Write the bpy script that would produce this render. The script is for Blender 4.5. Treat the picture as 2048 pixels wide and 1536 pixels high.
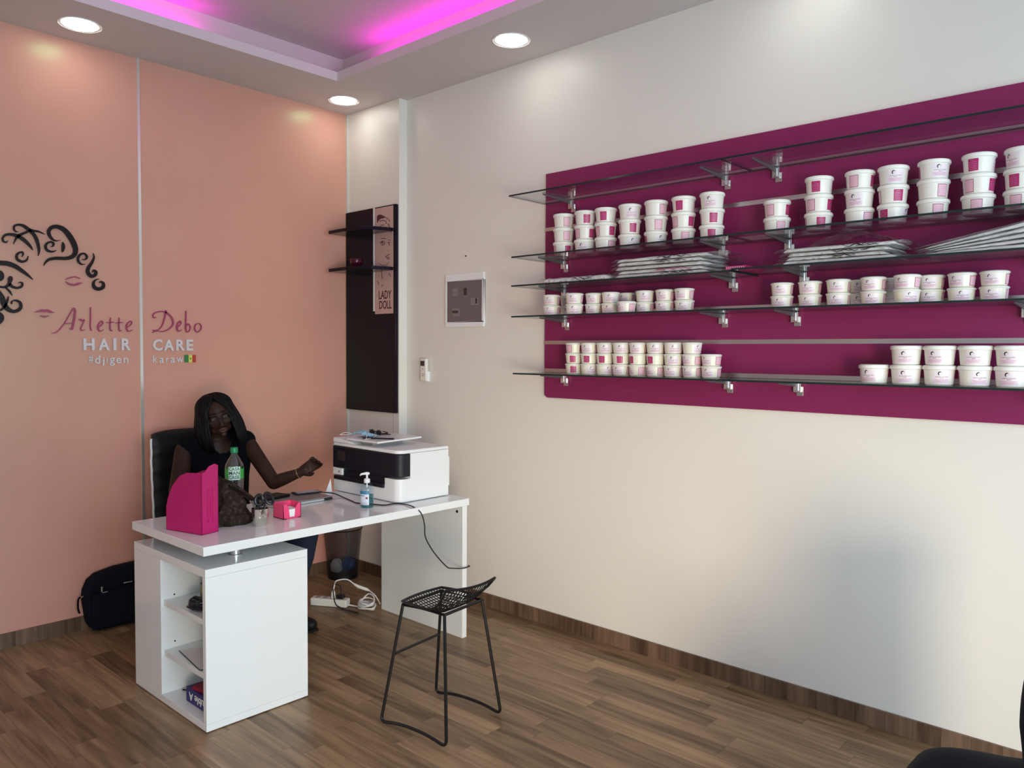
import bpy, bmesh, math, random
from mathutils import Vector, Matrix, noise
S = bpy.context.scene
for o in list(bpy.data.objects): bpy.data.objects.remove(o)
COL = S.collection
V = Vector
# ------------------------------------------------------------------ camera
YAW, PITCH, ROLL, FPX = 2.31301123, -0.0410155616, 0.00646345568, 1571.515
CAM = V((4.670, -3.419, 1.560))
FW = V((math.cos(YAW)*math.cos(PITCH), math.sin(YAW)*math.cos(PITCH), math.sin(PITCH)))
_r = FW.cross(V((0, 0, 1))).normalized(); _u = _r.cross(FW)
RT = math.cos(ROLL)*_r + math.sin(ROLL)*_u
UP = -math.sin(ROLL)*_r + math.cos(ROLL)*_u
cd = bpy.data.cameras.new('camera'); cam = bpy.data.objects.new('camera', cd); COL.objects.link(cam)
cd.sensor_width = 36; cd.lens = FPX/2048*36; cd.clip_start = .05
cam.matrix_world = Matrix(((RT.x, UP.x, -FW.x, CAM.x), (RT.y, UP.y, -FW.y, CAM.y), (RT.z, UP.z, -FW.z, CAM.z), (0, 0, 0, 1)))
S.camera = cam
def at(px, py, ax, val):
    """measured point: where the sight line through (px,py) of the photo meets the plane coordinate[ax]=val"""
    d = FW + RT*(px-1024)/FPX - UP*(py-768)/FPX
    return CAM + d*((val-CAM[ax])/d[ax])
# ------------------------------------------------------------------ view, world, daylight, added fill
S.view_settings.view_transform = 'Standard'; S.view_settings.look = 'None'
S.view_settings.exposure = 0.0; S.view_settings.gamma = 1.0; S.view_settings.use_curve_mapping = False
W = bpy.data.worlds.new('sky'); S.world = W; W.use_nodes = True
W.node_tree.nodes['Background'].inputs[0].default_value = (.62, .72, .85, 1)
W.node_tree.nodes['Background'].inputs[1].default_value = 1.0
def area(name, loc, rot, sx, sy, power, color, shape='RECTANGLE', parent=None, spread=None):
    l = bpy.data.lights.new(name, 'AREA'); l.shape = shape; l.size = sx
    if shape in ('RECTANGLE', 'ELLIPSE'): l.size_y = sy
    l.energy = power; l.color = color
    if spread: l.spread = spread
    o = bpy.data.objects.new(name, l); COL.objects.link(o); o.location = loc; o.rotation_euler = rot
    if parent: o.parent = parent
    return o
ROOM_X, ROOM_Y, CZ = 6.6, -5.2, 3.222
# daylight entering through the shopfront opening at the far +x end, tipped a little downwards
area('window_daylight', (ROOM_X-.06, -2.75, 1.45), (0, math.radians(78), 0), 2.3, 3.6, 155, (.70, .92, 1.08))
# added warm fill low at the shopfront, aimed to brighten the white wall
_d = (V((2.35, 0, .48))-V((ROOM_X-.10, -4.1, .75))).normalized()
area('warm_wall_fill', (ROOM_X-.10, -4.1, .75), _d.to_track_quat('-Z', 'Y').to_euler(), .9, 1.1, 21, (1.0, .80, .56), spread=math.radians(58))
# ------------------------------------------------------------------ materials
def mat(name, col, rough=.5, metal=0, spec=.5, coat=0, trans=0, alpha=1, emit=None, es=0, ior=1.45, tint=None, sheen=0):
    m = bpy.data.materials.new(name); m.use_nodes = True; b = m.node_tree.nodes['Principled BSDF']
    b.inputs['Base Color'].default_value = (*col, 1); b.inputs['Roughness'].default_value = rough
    b.inputs['Metallic'].default_value = metal; b.inputs['Specular IOR Level'].default_value = spec
    b.inputs['Coat Weight'].default_value = coat; b.inputs['Transmission Weight'].default_value = trans
    b.inputs['IOR'].default_value = ior; b.inputs['Alpha'].default_value = alpha
    if coat: b.inputs['Coat Roughness'].default_value = .05
    if tint: b.inputs['Specular Tint'].default_value = (*tint, 1)
    if sheen: b.inputs['Sheen Weight'].default_value = sheen
    if emit: b.inputs['Emission Color'].default_value = (*emit, 1); b.inputs['Emission Strength'].default_value = es
    return m
def N(m, t, **k):
    n = m.node_tree.nodes.new(t)
    for a, b in k.items():
        if isinstance(a, str) and hasattr(n, a): setattr(n, a, b)
    return n
def L(m, a, b): m.node_tree.links.new(a, b)
def bsdf(m): return m.node_tree.nodes['Principled BSDF']
def bump(m, scale, strength, dist=.002, detail=3, stretch=None):
    tc = N(m, 'ShaderNodeTexCoord'); nz = N(m, 'ShaderNodeTexNoise'); nz.inputs['Scale'].default_value = scale; nz.inputs['Detail'].default_value = detail
    src = tc.outputs['Object']
    if stretch:
        mp = N(m, 'ShaderNodeMapping'); mp.inputs['Scale'].default_value = stretch; L(m, src, mp.inputs[0]); src = mp.outputs[0]
    L(m, src, nz.inputs['Vector']); bp = N(m, 'ShaderNodeBump'); bp.inputs['Strength'].default_value = strength; bp.inputs['Distance'].default_value = dist
    L(m, nz.outputs[0], bp.inputs['Height']); L(m, bp.outputs[0], bsdf(m).inputs['Normal']); return m
def mottle(m, c1, c2, scale, detail=3, lo=.35, hi=.65, stretch=None):
    tc = N(m, 'ShaderNodeTexCoord'); nz = N(m, 'ShaderNodeTexNoise'); nz.inputs['Scale'].default_value = scale; nz.inputs['Detail'].default_value = detail
    src = tc.outputs['Object']
    if stretch:
        mp = N(m, 'ShaderNodeMapping'); mp.inputs['Scale'].default_value = stretch; L(m, src, mp.inputs[0]); src = mp.outputs[0]
    L(m, src, nz.inputs['Vector']); cr = N(m, 'ShaderNodeValToRGB')
    cr.color_ramp.elements[0].position = lo; cr.color_ramp.elements[0].color = (*c1, 1)
    cr.color_ramp.elements[1].position = hi; cr.color_ramp.elements[1].color = (*c2, 1)
    L(m, nz.outputs[0], cr.inputs[0]); L(m, cr.outputs[0], bsdf(m).inputs['Base Color']); return m
def clear(name, tint, gloss_col, fac_lo, rough=.02, ior=1.5):
    """thin clear sheet: transparent with fresnel-weighted gloss"""
    m = bpy.data.materials.new(name); m.use_nodes = True; nt = m.node_tree; nt.nodes.clear()
    o = N(m, 'ShaderNodeOutputMaterial'); t = N(m, 'ShaderNodeBsdfTransparent'); g = N(m, 'ShaderNodeBsdfGlossy'); f = N(m, 'ShaderNodeLayerWeight')
    mx = N(m, 'ShaderNodeMixShader'); t.inputs[0].default_value = (*tint, 1); g.inputs['Color'].default_value = (*gloss_col, 1); g.inputs['Roughness'].default_value = rough
    f.inputs['Blend'].default_value = .5; p = N(m, 'ShaderNodeMath'); p.operation = 'POWER'; p.inputs[1].default_value = 4.0
    a = N(m, 'ShaderNodeMath'); a.operation = 'MULTIPLY_ADD'; a.inputs[1].default_value = .8; a.inputs[2].default_value = fac_lo; a.use_clamp = True
    L(m, f.outputs['Facing'], p.inputs[0]); L(m, p.outputs[0], a.inputs[0]); L(m, a.outputs[0], mx.inputs[0]); L(m, t.outputs[0], mx.inputs[1]); L(m, g.outputs[0], mx.inputs[2]); L(m, mx.outputs[0], o.inputs[0])
    return m
M = {}
M['white_wall'] = bump(mat('white_wall_paint', (.80, .765, .71), .38, spec=.4), 60, .08, .001)
M['pink_wall'] = bump(mottle(mat('pink_wall_paint', (.72, .35, .275), .27, spec=.5, tint=(.22, 1, .38)), (.705, .34, .265), (.74, .362, .285), 1.5), 160, .25, .001)  # green of the lamp reflections put into the specular tint
M['ceiling'] = mat('ceiling_paint', (.70, .64, .635), .7)
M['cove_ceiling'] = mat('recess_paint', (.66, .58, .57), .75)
M['gloss_white'] = mat('gloss_white_lacquer', (.84, .86, .86), .09, spec=.55)
M['chrome'] = mat('chrome', (.78, .78, .78), .15, 1)
M['alu'] = mat('aluminium_rail', (.62, .60, .60), .3, 1)
M['silver_trim'] = mat('silver_trim', (.80, .79, .74), .28, .7)
M['board'] = bump(mat('magenta_board', (.235, .022, .095), .35, spec=.3), 40, .03)
M['dark_gloss'] = mat('dark_aubergine_gloss', (.007, .003, .011), .18, spec=.22)
M['glass'] = clear('shelf_glass', (.90, .93, .93), (.9, .95, .95), .05)
M['glass_edge'] = mat('glass_edge', (.008, .022, .022), .12)
M['tinted_glass'] = clear('tinted_glass', (.22, .13, .17), (.8, .8, .8), .03)
M['clear_plastic'] = clear('clear_plastic_film', (.975, .97, .975), (1, 1, 1), .06, .16, 1.35)
M['tub'] = mat('tub_plastic', (.82, .80, .74), .28, spec=.5)
M['tub_cream'] = mat('tub_plastic_cream', (.82, .79, .66), .3)
M['lid'] = mat('lid_plastic', (.86, .86, .81), .3)
M['lbl'] = mat('label_lilac_white', (.80, .72, .76), .4)
M['lbl_pink'] = mat('label_pink', (.74, .43, .53), .45)
M['lbl_mag'] = mat('label_magenta', (.42, .02, .14), .35)
M['lbl_lilac'] = mat('label_lilac', (.76, .61, .69), .45)
M['ink'] = mat('black_ink', (.02, .015, .02), .5)
M['ink_red'] = mat('wine_ink', (.20, .012, .05), .5)
M['mag_txt'] = mat('rose_ink', (.62, .30, .42), .5)
M['black_metal'] = mat('black_powder_coated_wire', (.008, .008, .009), .35, spec=.4)
M['black_plastic'] = mat('black_plastic', (.012, .012, .016), .3)
M['printer_black'] = mat('printer_black', (.010, .0095, .016), .45, spec=.35)
M['printer_white'] = mat('printer_white', (.82, .83, .84), .35)
M['grey_plastic'] = mat('grey_plastic', (.33, .32, .32), .4)
M['magenta_plastic'] = mat('magenta_plastic', (.48, .008, .13), .4)
M['pink_plastic'] = mat('pink_plastic', (.85, .07, .20), .35)
M['garment'] = bump(mat('white_cotton', (.66, .67, .66), .7), 34, .8, .006, 4, (1, 1, 3)); M['bracket_arm'] = mat('bracket_arm', (.085, .078, .085), .4)
M['poster_ink'] = mat('poster_ink', (.07, .012, .026), .5)
M['paper'] = mat('paper', (.86, .86, .86), .7)
M['laptop'] = mat('laptop_grey', (.30, .28, .28), .35, .4)
M['laptop_edge'] = mat('laptop_silver', (.66, .68, .68), .35, .5)
M['phone_screen'] = mat('phone_screen', (.22, .33, .45), .08)
M['white_cable'] = mat('white_cable', (.78, .76, .74), .4)
M['pot'] = mat('brushed_steel_cup', (.75, .75, .66), .16, 1)
M['skin'] = mottle(mat('skin', (.05, .022, .014), .5, spec=.25), (.030, .013, .009), (.040, .018, .011), 12)
M['hair'] = bump(mat('black_hair', (.003, .0025, .0025), .5, spec=.2), 60, .6, .004, 2, (6, 6, .6))
M['black_cloth'] = bump(mat('black_cloth', (.003, .003, .005), .9, spec=.12), 90, .3)
M['jeans'] = bump(mat('navy_denim', (.008, .014, .035), .85), 300, .4)
M['leather_black'] = bump(mat('black_leather', (.010, .009, .009), .5, spec=.25), 120, .2)
M['navy_fabric'] = bump(mat('navy_black_nylon', (.005, .006, .013), .85, spec=.15), 300, .4)
M['armchair_cloth'] = bump(mat('dark_navy_upholstery', (.007, .013, .022), .8, spec=.2), 260, .4)
M['lips'] = mat('lips', (.10, .040, .036), .4)
M['eye'] = mat('eye_white', (.10, .085, .075), .3)
M['gold'] = mat('gold', (.6, .42, .2), .3, 1)
M['green'] = mat('green_plastic', (.0, .24, .09), .35)
M['green_lbl'] = mat('green_label', (.05, .35, .06), .4)
M['mint_lbl'] = mat('mint_label', (.55, .75, .62), .4)
M['dark_green_ink'] = mat('dark_green_ink', (.0, .05, .04), .4)
M['mask'] = mat('mask_blue', (.28, .52, .68), .8)
M['sign_white'] = mat('white_acrylic', (.72, .66, .66), .4)
M['sign_black'] = mat('black_acrylic', (.016, .009, .010), .4, spec=.2)
M['sign_mag'] = mat('magenta_acrylic', (.40, .05, .13), .3)
M['poster'] = mat('poster_pink', (.56, .36, .33), .4)
M['amber'] = mat('red_glass', (.055, .003, .014), .15, spec=.4)
M['lamp'] = mat('lamp_diffuser', (1, 1, 1), .5, emit=(.97, 1, .93), es=15)
M['lamp_ring'] = mat('lamp_ring', (.8, .78, .76), .4)
M['led'] = mat('magenta_led', (.9, .1, .8), .5, emit=(1, .0, .88), es=11)
M['door_smoke'] = mat('smoked_cover', (.16, .135, .14), .15)
M['beige'] = mat('breaker_beige', (.22, .20, .20), .4)
M['box_blue'] = mat('blue_carton', (.03, .03, .16), .5)
M['box_red'] = mat('red_cover', (.25, .01, .04), .5)
M['yellow'] = mat('dull_yellow', (.25, .23, .08), .5)
M['flag_g'] = mat('flag_green', (.03, .22, .06), .4); M['flag_y'] = mat('flag_yellow', (.75, .68, .12), .4); M['flag_r'] = mat('flag_red', (.5, .05, .03), .4)
M['screen_dark'] = mat('screen_dark', (.04, .03, .03), .2)
M['blue_bag'] = mat('blue_bag', (.01, .06, .22), .4)
M['white_bag'] = mat('translucent_bag', (.45, .47, .50), .4)
M['cushion_light'] = mat('white_edge', (.7, .68, .68), .4)
# water and gel
M['bottle'] = clear('bottle_plastic', (.90, .92, .94), (1, 1, 1), .13, .12)
M['gel_bottle'] = clear('gel_bottle', (.86, .93, .95), (1, 1, 1), .05, .05)
M['gel'] = clear('teal_gel', (.30, .68, .70), (1, 1, 1), .03, .05)
def bin_mesh():
    m = bpy.data.materials.new('bin_wire_mesh'); m.use_nodes = True; nt = m.node_tree; b = bsdf(m)
    b.inputs['Base Color'].default_value = (.012, .012, .016, 1); b.inputs['Roughness'].default_value = .5; b.inputs['Alpha'].default_value = .5
    return m
M['bin_mesh'] = bin_mesh()
# brown monogrammed-style canvas as a plain speckle
M['brown_bag'] = bump(mottle(mat('brown_canvas', (.03, .02, .016), .5), (.020, .012, .009), (.062, .042, .030), 55, 2, .5, .72), 30, .2); bsdf(M['brown_bag']).inputs['Roughness'].default_value = .8; bsdf(M['brown_bag']).inputs['Specular IOR Level'].default_value = .2
def planks(name, axis_len, w, ln, dark, light, seg=False, rough=.35):
    """wood planks: axis_len 0 -> boards run along x"""
    m = mat(name, (.2, .12, .08), rough, spec=.4); tc = N(m, 'ShaderNodeTexCoord'); sp = N(m, 'ShaderNodeSeparateXYZ'); L(m, tc.outputs['Object'], sp.inputs[0])
    def mth(op, a, b=None, c=None):
        n = N(m, 'ShaderNodeMath'); n.operation = op
        for i, x in enumerate((a, b, c)):
            if x is None: continue
            if isinstance(x, (int, float)): n.inputs[i].default_value = x
            else: L(m, x, n.inputs[i])
        return n.outputs[0]
    X, Y, Z = sp.outputs
    along, across = (X, Y)
    row = mth('FLOOR', mth('DIVIDE', across, w)); wn = N(m, 'ShaderNodeTexWhiteNoise'); wn.noise_dimensions = '1D'; L(m, row, wn.inputs['W'])
    al = mth('ADD', mth('DIVIDE', along, ln), mth('MULTIPLY', wn.outputs['Value'], 7.3)); colm = mth('FLOOR', al)
    cb = N(m, 'ShaderNodeCombineXYZ'); L(m, row, cb.inputs[0]); L(m, colm, cb.inputs[1])
    wn2 = N(m, 'ShaderNodeTexWhiteNoise'); wn2.noise_dimensions = '3D'; L(m, cb.outputs[0], wn2.inputs['Vector'])
    # grain stretched along the board, shifted per board
    off = N(m, 'ShaderNodeVectorMath'); off.operation = 'MULTIPLY_ADD'; L(m, wn2.outputs['Color'], off.inputs[0]); off.inputs[1].default_value = (9, 9, 9); L(m, tc.outputs['Object'], off.inputs[2])
    mp = N(m, 'ShaderNodeMapping'); mp.inputs['Scale'].default_value = (2.2, 26, 26) if not seg else (30, 30, 2.5); L(m, off.outputs[0], mp.inputs[0])
    nz = N(m, 'ShaderNodeTexNoise'); nz.inputs['Scale'].default_value = 1.0; nz.inputs['Detail'].default_value = 6; nz.inputs['Distortion'].default_value = .6; L(m, mp.outputs[0], nz.inputs['Vector'])
    f = mth('ADD', mth('MULTIPLY', wn2.outputs['Value'], .42), mth('MULTIPLY', mth('SUBTRACT', nz.outputs[0], .32), 1.35))
    cr = N(m, 'ShaderNodeValToRGB'); e = cr.color_ramp.elements; e[0].position = .08; e[0].color = (*dark, 1); e[1].position = .92; e[1].color = (*light, 1)
    md = cr.color_ramp.elements.new(.5); md.color = (*[(a*.5+b*.5) for a, b in zip(dark, light)], 1)
    L(m, f, cr.inputs[0])
    # seams
    fr = mth('FRACT', mth('DIVIDE', across, w)); fa = mth('FRACT', al)
    if seg: seam = mth('LESS_THAN', fa, .02)
    else: seam = mth('MAXIMUM', mth('LESS_THAN', fr, .018), mth('LESS_THAN', fa, .0030))
    mx = N(m, 'ShaderNodeMix'); mx.data_type = 'RGBA'; L(m, mth('MULTIPLY', seam, .55), mx.inputs[0]); L(m, cr.outputs[0], mx.inputs[6]); mx.inputs[7].default_value = (*[a*.45 for a in dark], 1)
    L(m, mx.outputs[2], bsdf(m).inputs['Base Color'])
    bp = N(m, 'ShaderNodeBump'); bp.inputs['Strength'].default_value = .08; bp.inputs['Distance'].default_value = .001; L(m, nz.outputs[0], bp.inputs['Height']); L(m, bp.outputs[0], bsdf(m).inputs['Normal'])
    return m
M['floor'] = planks('vinyl_plank_floor', 0, .098, .62, (.108, .060, .028), (.43, .275, .150))
M['base_b'] = planks('vinyl_baseboard', 0, 5, .105, (.075, .042, .027), (.25, .155, .10), seg=True)
# ------------------------------------------------------------------ geometry helpers
class MB:
    def __init__(s): s.bm = bmesh.new(); s.mi = 0
    def face(s, pts):
        try: f = s.bm.faces.new([p if isinstance(p, bmesh.types.BMVert) else s.bm.verts.new(p) for p in pts]); f.material_index = s.mi; return f
        except ValueError: return None
    def box(s, x0, x1, y0, y1, z0, z1):
        v = [s.bm.verts.new((x, y, z)) for x in (x0, x1) for y in (y0, y1) for z in (z0, z1)]
        for q in ((0, 1, 3, 2), (4, 6, 7, 5), (0, 4, 5, 1), (2, 3, 7, 6), (0, 2, 6, 4), (1, 5, 7, 3)): s.face([v[i] for i in q])
        return s
    def obox(s, c, ax, ay, az):
        """oriented box: centre and three half-axis vectors"""
        c = V(c); v = [s.bm.verts.new(c+V(ax)*i+V(ay)*j+V(az)*k) for i in (-1, 1) for j in (-1, 1) for k in (-1, 1)]
        for q in ((0, 1, 3, 2), (4, 6, 7, 5), (0, 4, 5, 1), (2, 3, 7, 6), (0, 2, 6, 4), (1, 5, 7, 3)): s.face([v[i] for i in q])
        return s
    def lathe(s, prof, c=(0, 0, 0), n=24, a0=0, a1=2*math.pi, caps=True):
        full = abs(a1-a0-2*math.pi) < 1e-6; rings = []; cnt = n if full else n+1
        for r, z in prof:
            rings.append([s.bm.verts.new((c[0]+r*math.cos(a0+(a1-a0)*i/n), c[1]+r*math.sin(a0+(a1-a0)*i/n), c[2]+z)) for i in range(cnt)])
        for a, b in zip(rings, rings[1:]):
            for i in range(n):
                j = (i+1) % cnt; s.face([a[i], a[j], b[j], b[i]])
        if caps and full: s.face(list(reversed(rings[0]))); s.face(rings[-1])
        return s
    def tube(s, pts, r, n=8, closed=False, caps=True):
        pts = [V(p) for p in pts]; k = len(pts); rs = r if isinstance(r, (list, tuple)) else [r]*k; rings = []; prev = None
        for i, p in enumerate(pts):
            if closed: t = pts[(i+1) % k]-pts[i-1]
            else: t = pts[min(i+1, k-1)]-pts[max(i-1, 0)]
            t.normalize()
            if prev is None: a = V((0, 0, 1)) if abs(t.z) < .9 else V((1, 0, 0)); u = t.cross(a).normalized()
            else: u = (prev-t*prev.dot(t)).normalized()
            prev = u; w = t.cross(u)
            rings.append([s.bm.verts.new(p+(u*math.cos(2*math.pi*j/n)+w*math.sin(2*math.pi*j/n))*rs[i]) for j in range(n)])
        pr = list(zip(rings, rings[1:]))+([(rings[-1], rings[0])] if closed else [])
        for a, b in pr:
            for j in range(n): s.face([a[j], a[(j+1) % n], b[(j+1) % n], b[j]])
        if caps and not closed: s.face(list(reversed(rings[0]))); s.face(rings[-1])
        return s
    def prism(s, poly, d):
        """poly: list of 3D points, extruded by vector d"""
        d = V(d); a = [s.bm.verts.new(p) for p in poly]; b = [s.bm.verts.new(V(p)+d) for p in poly]; n = len(poly)
        s.face(list(reversed(a))); s.face(b)
        for i in range(n): s.face([a[i], a[(i+1) % n], b[(i+1) % n], b[i]])
        return s
    def ball(s, c, r, n=16, m=10, sc=(1, 1, 1), R=None):
        R = R or Matrix.Identity(3); c = V(c); rows = []
        for i in range(1, m):
            t = math.pi*i/m; rows.append([s.bm.verts.new(c+R@V((r*sc[0]*math.sin(t)*math.cos(2*math.pi*j/n), r*sc[1]*math.sin(t)*math.sin(2*math.pi*j/n), r*sc[2]*math.cos(t)))) for j in range(n)])
        top = s.bm.verts.new(c+R@V((0, 0, r*sc[2]))); bot = s.bm.verts.new(c-R@V((0, 0, r*sc[2])))
        for a, b in zip(rows, rows[1:]):
            for j in range(n): s.face([a[j], b[j], b[(j+1) % n], a[(j+1) % n]])
        for j in range(n): s.face([top, rows[0][j], rows[0][(j+1) % n]]); s.face([bot, rows[-1][(j+1) % n], rows[-1][j]])
        return s
    def capsule(s, a, b, ra, rb, n=14):
        a, b = V(a), V(b); L_ = (b-a).length; pts, rs = [], []
        d = (b-a).normalized() if L_ > 1e-6 else V((0, 0, 1))
        for i in range(5): t = math.pi/2*(1-i/4); pts.append(a-d*ra*math.sin(t)*.999); rs.append(max(ra*math.cos(t), ra*.02))
        for i in range(1, 5): t = math.pi/2*i/4; pts.append(b+d*rb*math.sin(t)*.999); rs.append(max(rb*math.cos(t), rb*.02))
        if L_ > 1e-6: pts.insert(5, b); rs.insert(5, rb)
        return s.tube(pts, rs, n)
    def grid(s, f, nu, nv, close_u=False):
        g = [[s.bm.verts.new(f(i/nu, j/nv)) for j in range(nv+1)] for i in range(nu if close_u else nu+1)]
        for i in range(nu):
            for j in range(nv): s.face([g[i][j], g[(i+1) % len(g)][j], g[(i+1) % len(g)][j+1], g[i][j+1]])
        return s
    def mesh(s, me, f=None):
        """append an existing mesh, vertices mapped by f"""
        vs = [s.bm.verts.new(f(v.co) if f else v.co) for v in me.vertices]
        for p in me.polygons: s.face([vs[i] for i in p.vertices])
        return s
def catmull(P, k=6):
    if len(P) < 3: return [V(p) for p in P]
    P = [V(p) for p in P]; Q = [2*P[0]-P[1]]+P+[2*P[-1]-P[-2]]; out = []
    for i in range(1, len(Q)-2):
        for j in range(k):
            t = j/k; a, b, c, d = Q[i-1], Q[i], Q[i+1], Q[i+2]
            out.append(.5*((2*b)+(c-a)*t+(2*a-5*b+4*c-d)*t*t+(3*b-a-3*c+d)*t**3))
    return out+[P[-1]]
def rotz(a): return Matrix.Rotation(a, 3, 'Z')
def thing(name, label, cat, loc=(0, 0, 0), rz=0, group=None, kind=None):
    o = bpy.data.objects.new(name, None); COL.objects.link(o); o.location = loc; o.rotation_euler = (0, 0, rz); o.empty_display_size = .05
    return tag(o, label, cat, group, kind)
def tag(o, label=None, cat=None, group=None, kind=None):
    if label: o['label'] = label
    if cat: o['category'] = cat
    if group: o['group'] = group
    if kind: o['kind'] = kind
    return o
def world_off(p):
    m = V((0, 0, 0))
    while p: m += V(p.location); p = p.parent
    return m
def part(name, mb, mats, parent=None, smooth=True, bev=0, local=False, origin=None, label=None, seg=2, sharp=40, mod=None):
    """link the mesh builder's mesh as ONE object. Coordinates are world unless local=True."""
    bm = mb.bm
    bmesh.ops.remove_doubles(bm, verts=bm.verts, dist=1e-6)
    bmesh.ops.recalc_face_normals(bm, faces=bm.faces)
    off = V((0, 0, 0)) if local else (world_off(parent) if parent else V(origin or (0, 0, 0)))
    if off.length > 0: bmesh.ops.translate(bm, verts=bm.verts, vec=-off)
    me = bpy.data.meshes.new(name); bm.to_mesh(me); bm.free()
    for m_ in (mats if isinstance(mats, (list, tuple)) else [mats]): me.materials.append(M[m_] if isinstance(m_, str) else m_)
    o = bpy.data.objects.new(name, me); COL.objects.link(o)
    if parent: o.parent = parent
    elif not local: o.location = off
    if smooth: me.shade_smooth(); me.set_sharp_from_angle(angle=math.radians(sharp))
    if bev:
        b = o.modifiers.new('bevel', 'BEVEL'); b.width = bev; b.segments = seg; b.limit_method = 'ANGLE'; b.angle_limit = math.radians(35); b.harden_normals = False
    if label: o['label'] = label
    return o
def box_part(name, m, parent, x0, x1, y0, y1, z0, z1, bev=.002, **k):
    return part(name, MB().box(x0, x1, y0, y1, z0, z1), m, parent, bev=bev, **k)
def copy_tree(o, parent=None):
    c = o.copy(); COL.objects.link(c)
    if parent: c.parent = parent
    for ch in list(o.children): copy_tree(ch, c)
    return c
def text_mesh(s, size=1, ext=0, off=0, sp=1):
    c = bpy.data.curves.new('t', 'FONT'); c.body = s; c.size = size; c.extrude = ext; c.offset = off; c.space_character = sp; c.resolution_u = 3
    c.align_x = 'CENTER'
    o = bpy.data.objects.new('t', c); COL.objects.link(o); me = bpy.data.meshes.new_from_object(o); bpy.data.objects.remove(o); return me
def fit_text(s, off=0):
    me = text_mesh(s, 1, .5, off); xs = [v.co.x for v in me.vertices]; ys = [v.co.y for v in me.vertices]
    x0, x1, y0, y1 = min(xs), max(xs), min(ys), max(ys)
    return me, lambda c: ((c.x-x0)/(x1-x0), (c.y-y0)/(y1-y0), c.z+.5)
def structure(name, mb, m, smooth=False, bev=0):
    o = part(name, mb, m, None, smooth=smooth, bev=bev); o['kind'] = 'structure'; return o
# ------------------------------------------------------------------ the setting
FX, FY = ROOM_X, ROOM_Y
structure('floor', MB().box(-.1, FX+.1, FY-.1, .1, -.08, 0), 'floor')
structure('wall_left', MB().box(-.12, 0, FY-.1, .1, 0, CZ+.3), 'pink_wall')
structure('wall_right', MB().box(0, FX+.1, 0, .12, 0, CZ+.3), 'white_wall')
structure('wall_pillar', MB().box(0, .577, -.07, 0, 0, CZ), 'white_wall', bev=.003)
structure('wall_opposite', MB().box(0, FX+.1, FY-.12, FY, 0, CZ+.3), 'white_wall')
m_ = MB(); m_.box(FX, FX+.12, FY, -4.65, 0, CZ+.3); m_.box(FX, FX+.12, -.85, 0, 0, CZ+.3); m_.box(FX, FX+.12, -4.65, -.85, 2.65, CZ+.3)
structure('wall_shopfront', m_, 'white_wall')
# ceiling: lowered border with a recess whose trough hides the led strips
m_ = MB(); OX0, OX1, OY0, OY1 = .54, 6.0, -4.6, -.53
def ring(mb, x0, x1, y0, y1, z0, z1):
    mb.box(0, x0, FY, 0, z0, z1); mb.box(x1, FX, FY, 0, z0, z1); mb.box(x0, x1, y1, 0, z0, z1); mb.box(x0, x1, FY, y0, z0, z1)
ring(m_, OX0, OX1, OY0, OY1, CZ, CZ+.055)
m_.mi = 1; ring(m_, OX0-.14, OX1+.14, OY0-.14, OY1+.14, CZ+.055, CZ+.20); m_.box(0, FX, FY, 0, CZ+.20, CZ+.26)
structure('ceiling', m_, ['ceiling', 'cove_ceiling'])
# baseboards of cut vinyl strips
structure('baseboard_right', MB().box(.577, FX, -.012, 0, 0, .078), 'base_b')
structure('baseboard_pillar', MB().box(0, .587, -.082, -.07, 0, .078), 'base_b')
m_ = planks('vinyl_baseboard_left', 0, 5, .105, (.075, .042, .027), (.25, .155, .10), seg=True)
nt = m_.node_tree; sx = [n for n in nt.nodes if n.type == 'SEPXYZ'][0]; tcn = [n for n in nt.nodes if n.type == 'TEX_COORD'][0]
mpp = nt.nodes.new('ShaderNodeMapping'); mpp.inputs['Rotation'].default_value = (0, 0, math.pi/2); nt.links.new(tcn.outputs['Object'], mpp.inputs[0]); nt.links.new(mpp.outputs[0], sx.inputs[0])
structure('baseboard_left', MB().box(0, .012, FY, -.082, 0, .078), m_)
# the joint strip of the pink wall, a thin aluminium cover strip; and the corner strip
m_ = MB(); m_.box(0, .006, -1.519, -1.503, .078, CZ)
structure('trim_1', m_, 'silver_trim')
structure('trim_2', MB().box(0, .014, -.084, -.07, .078, CZ), 'silver_trim')
structure('trim_3', MB().box(.515, .517, -.0712, -.07, .078, 1.15), 'grey_plastic')
# shopfront frame and glass behind the camera
m_ = MB()
for y in (-4.65, -3.4, -2.1, -.89): m_.box(FX+.02, FX+.07, y, y+.04, 0, 2.65)
m_.box(FX+.02, FX+.07, -4.65, -.85, 2.61, 2.65); m_.box(FX+.02, FX+.07, -4.65, -.85, 0, .05)
structure('window_1', m_, 'black_metal')
structure('window_2', MB().box(FX+.04, FX+.046, -4.6, -.9, .05, 2.6), 'glass')
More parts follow.
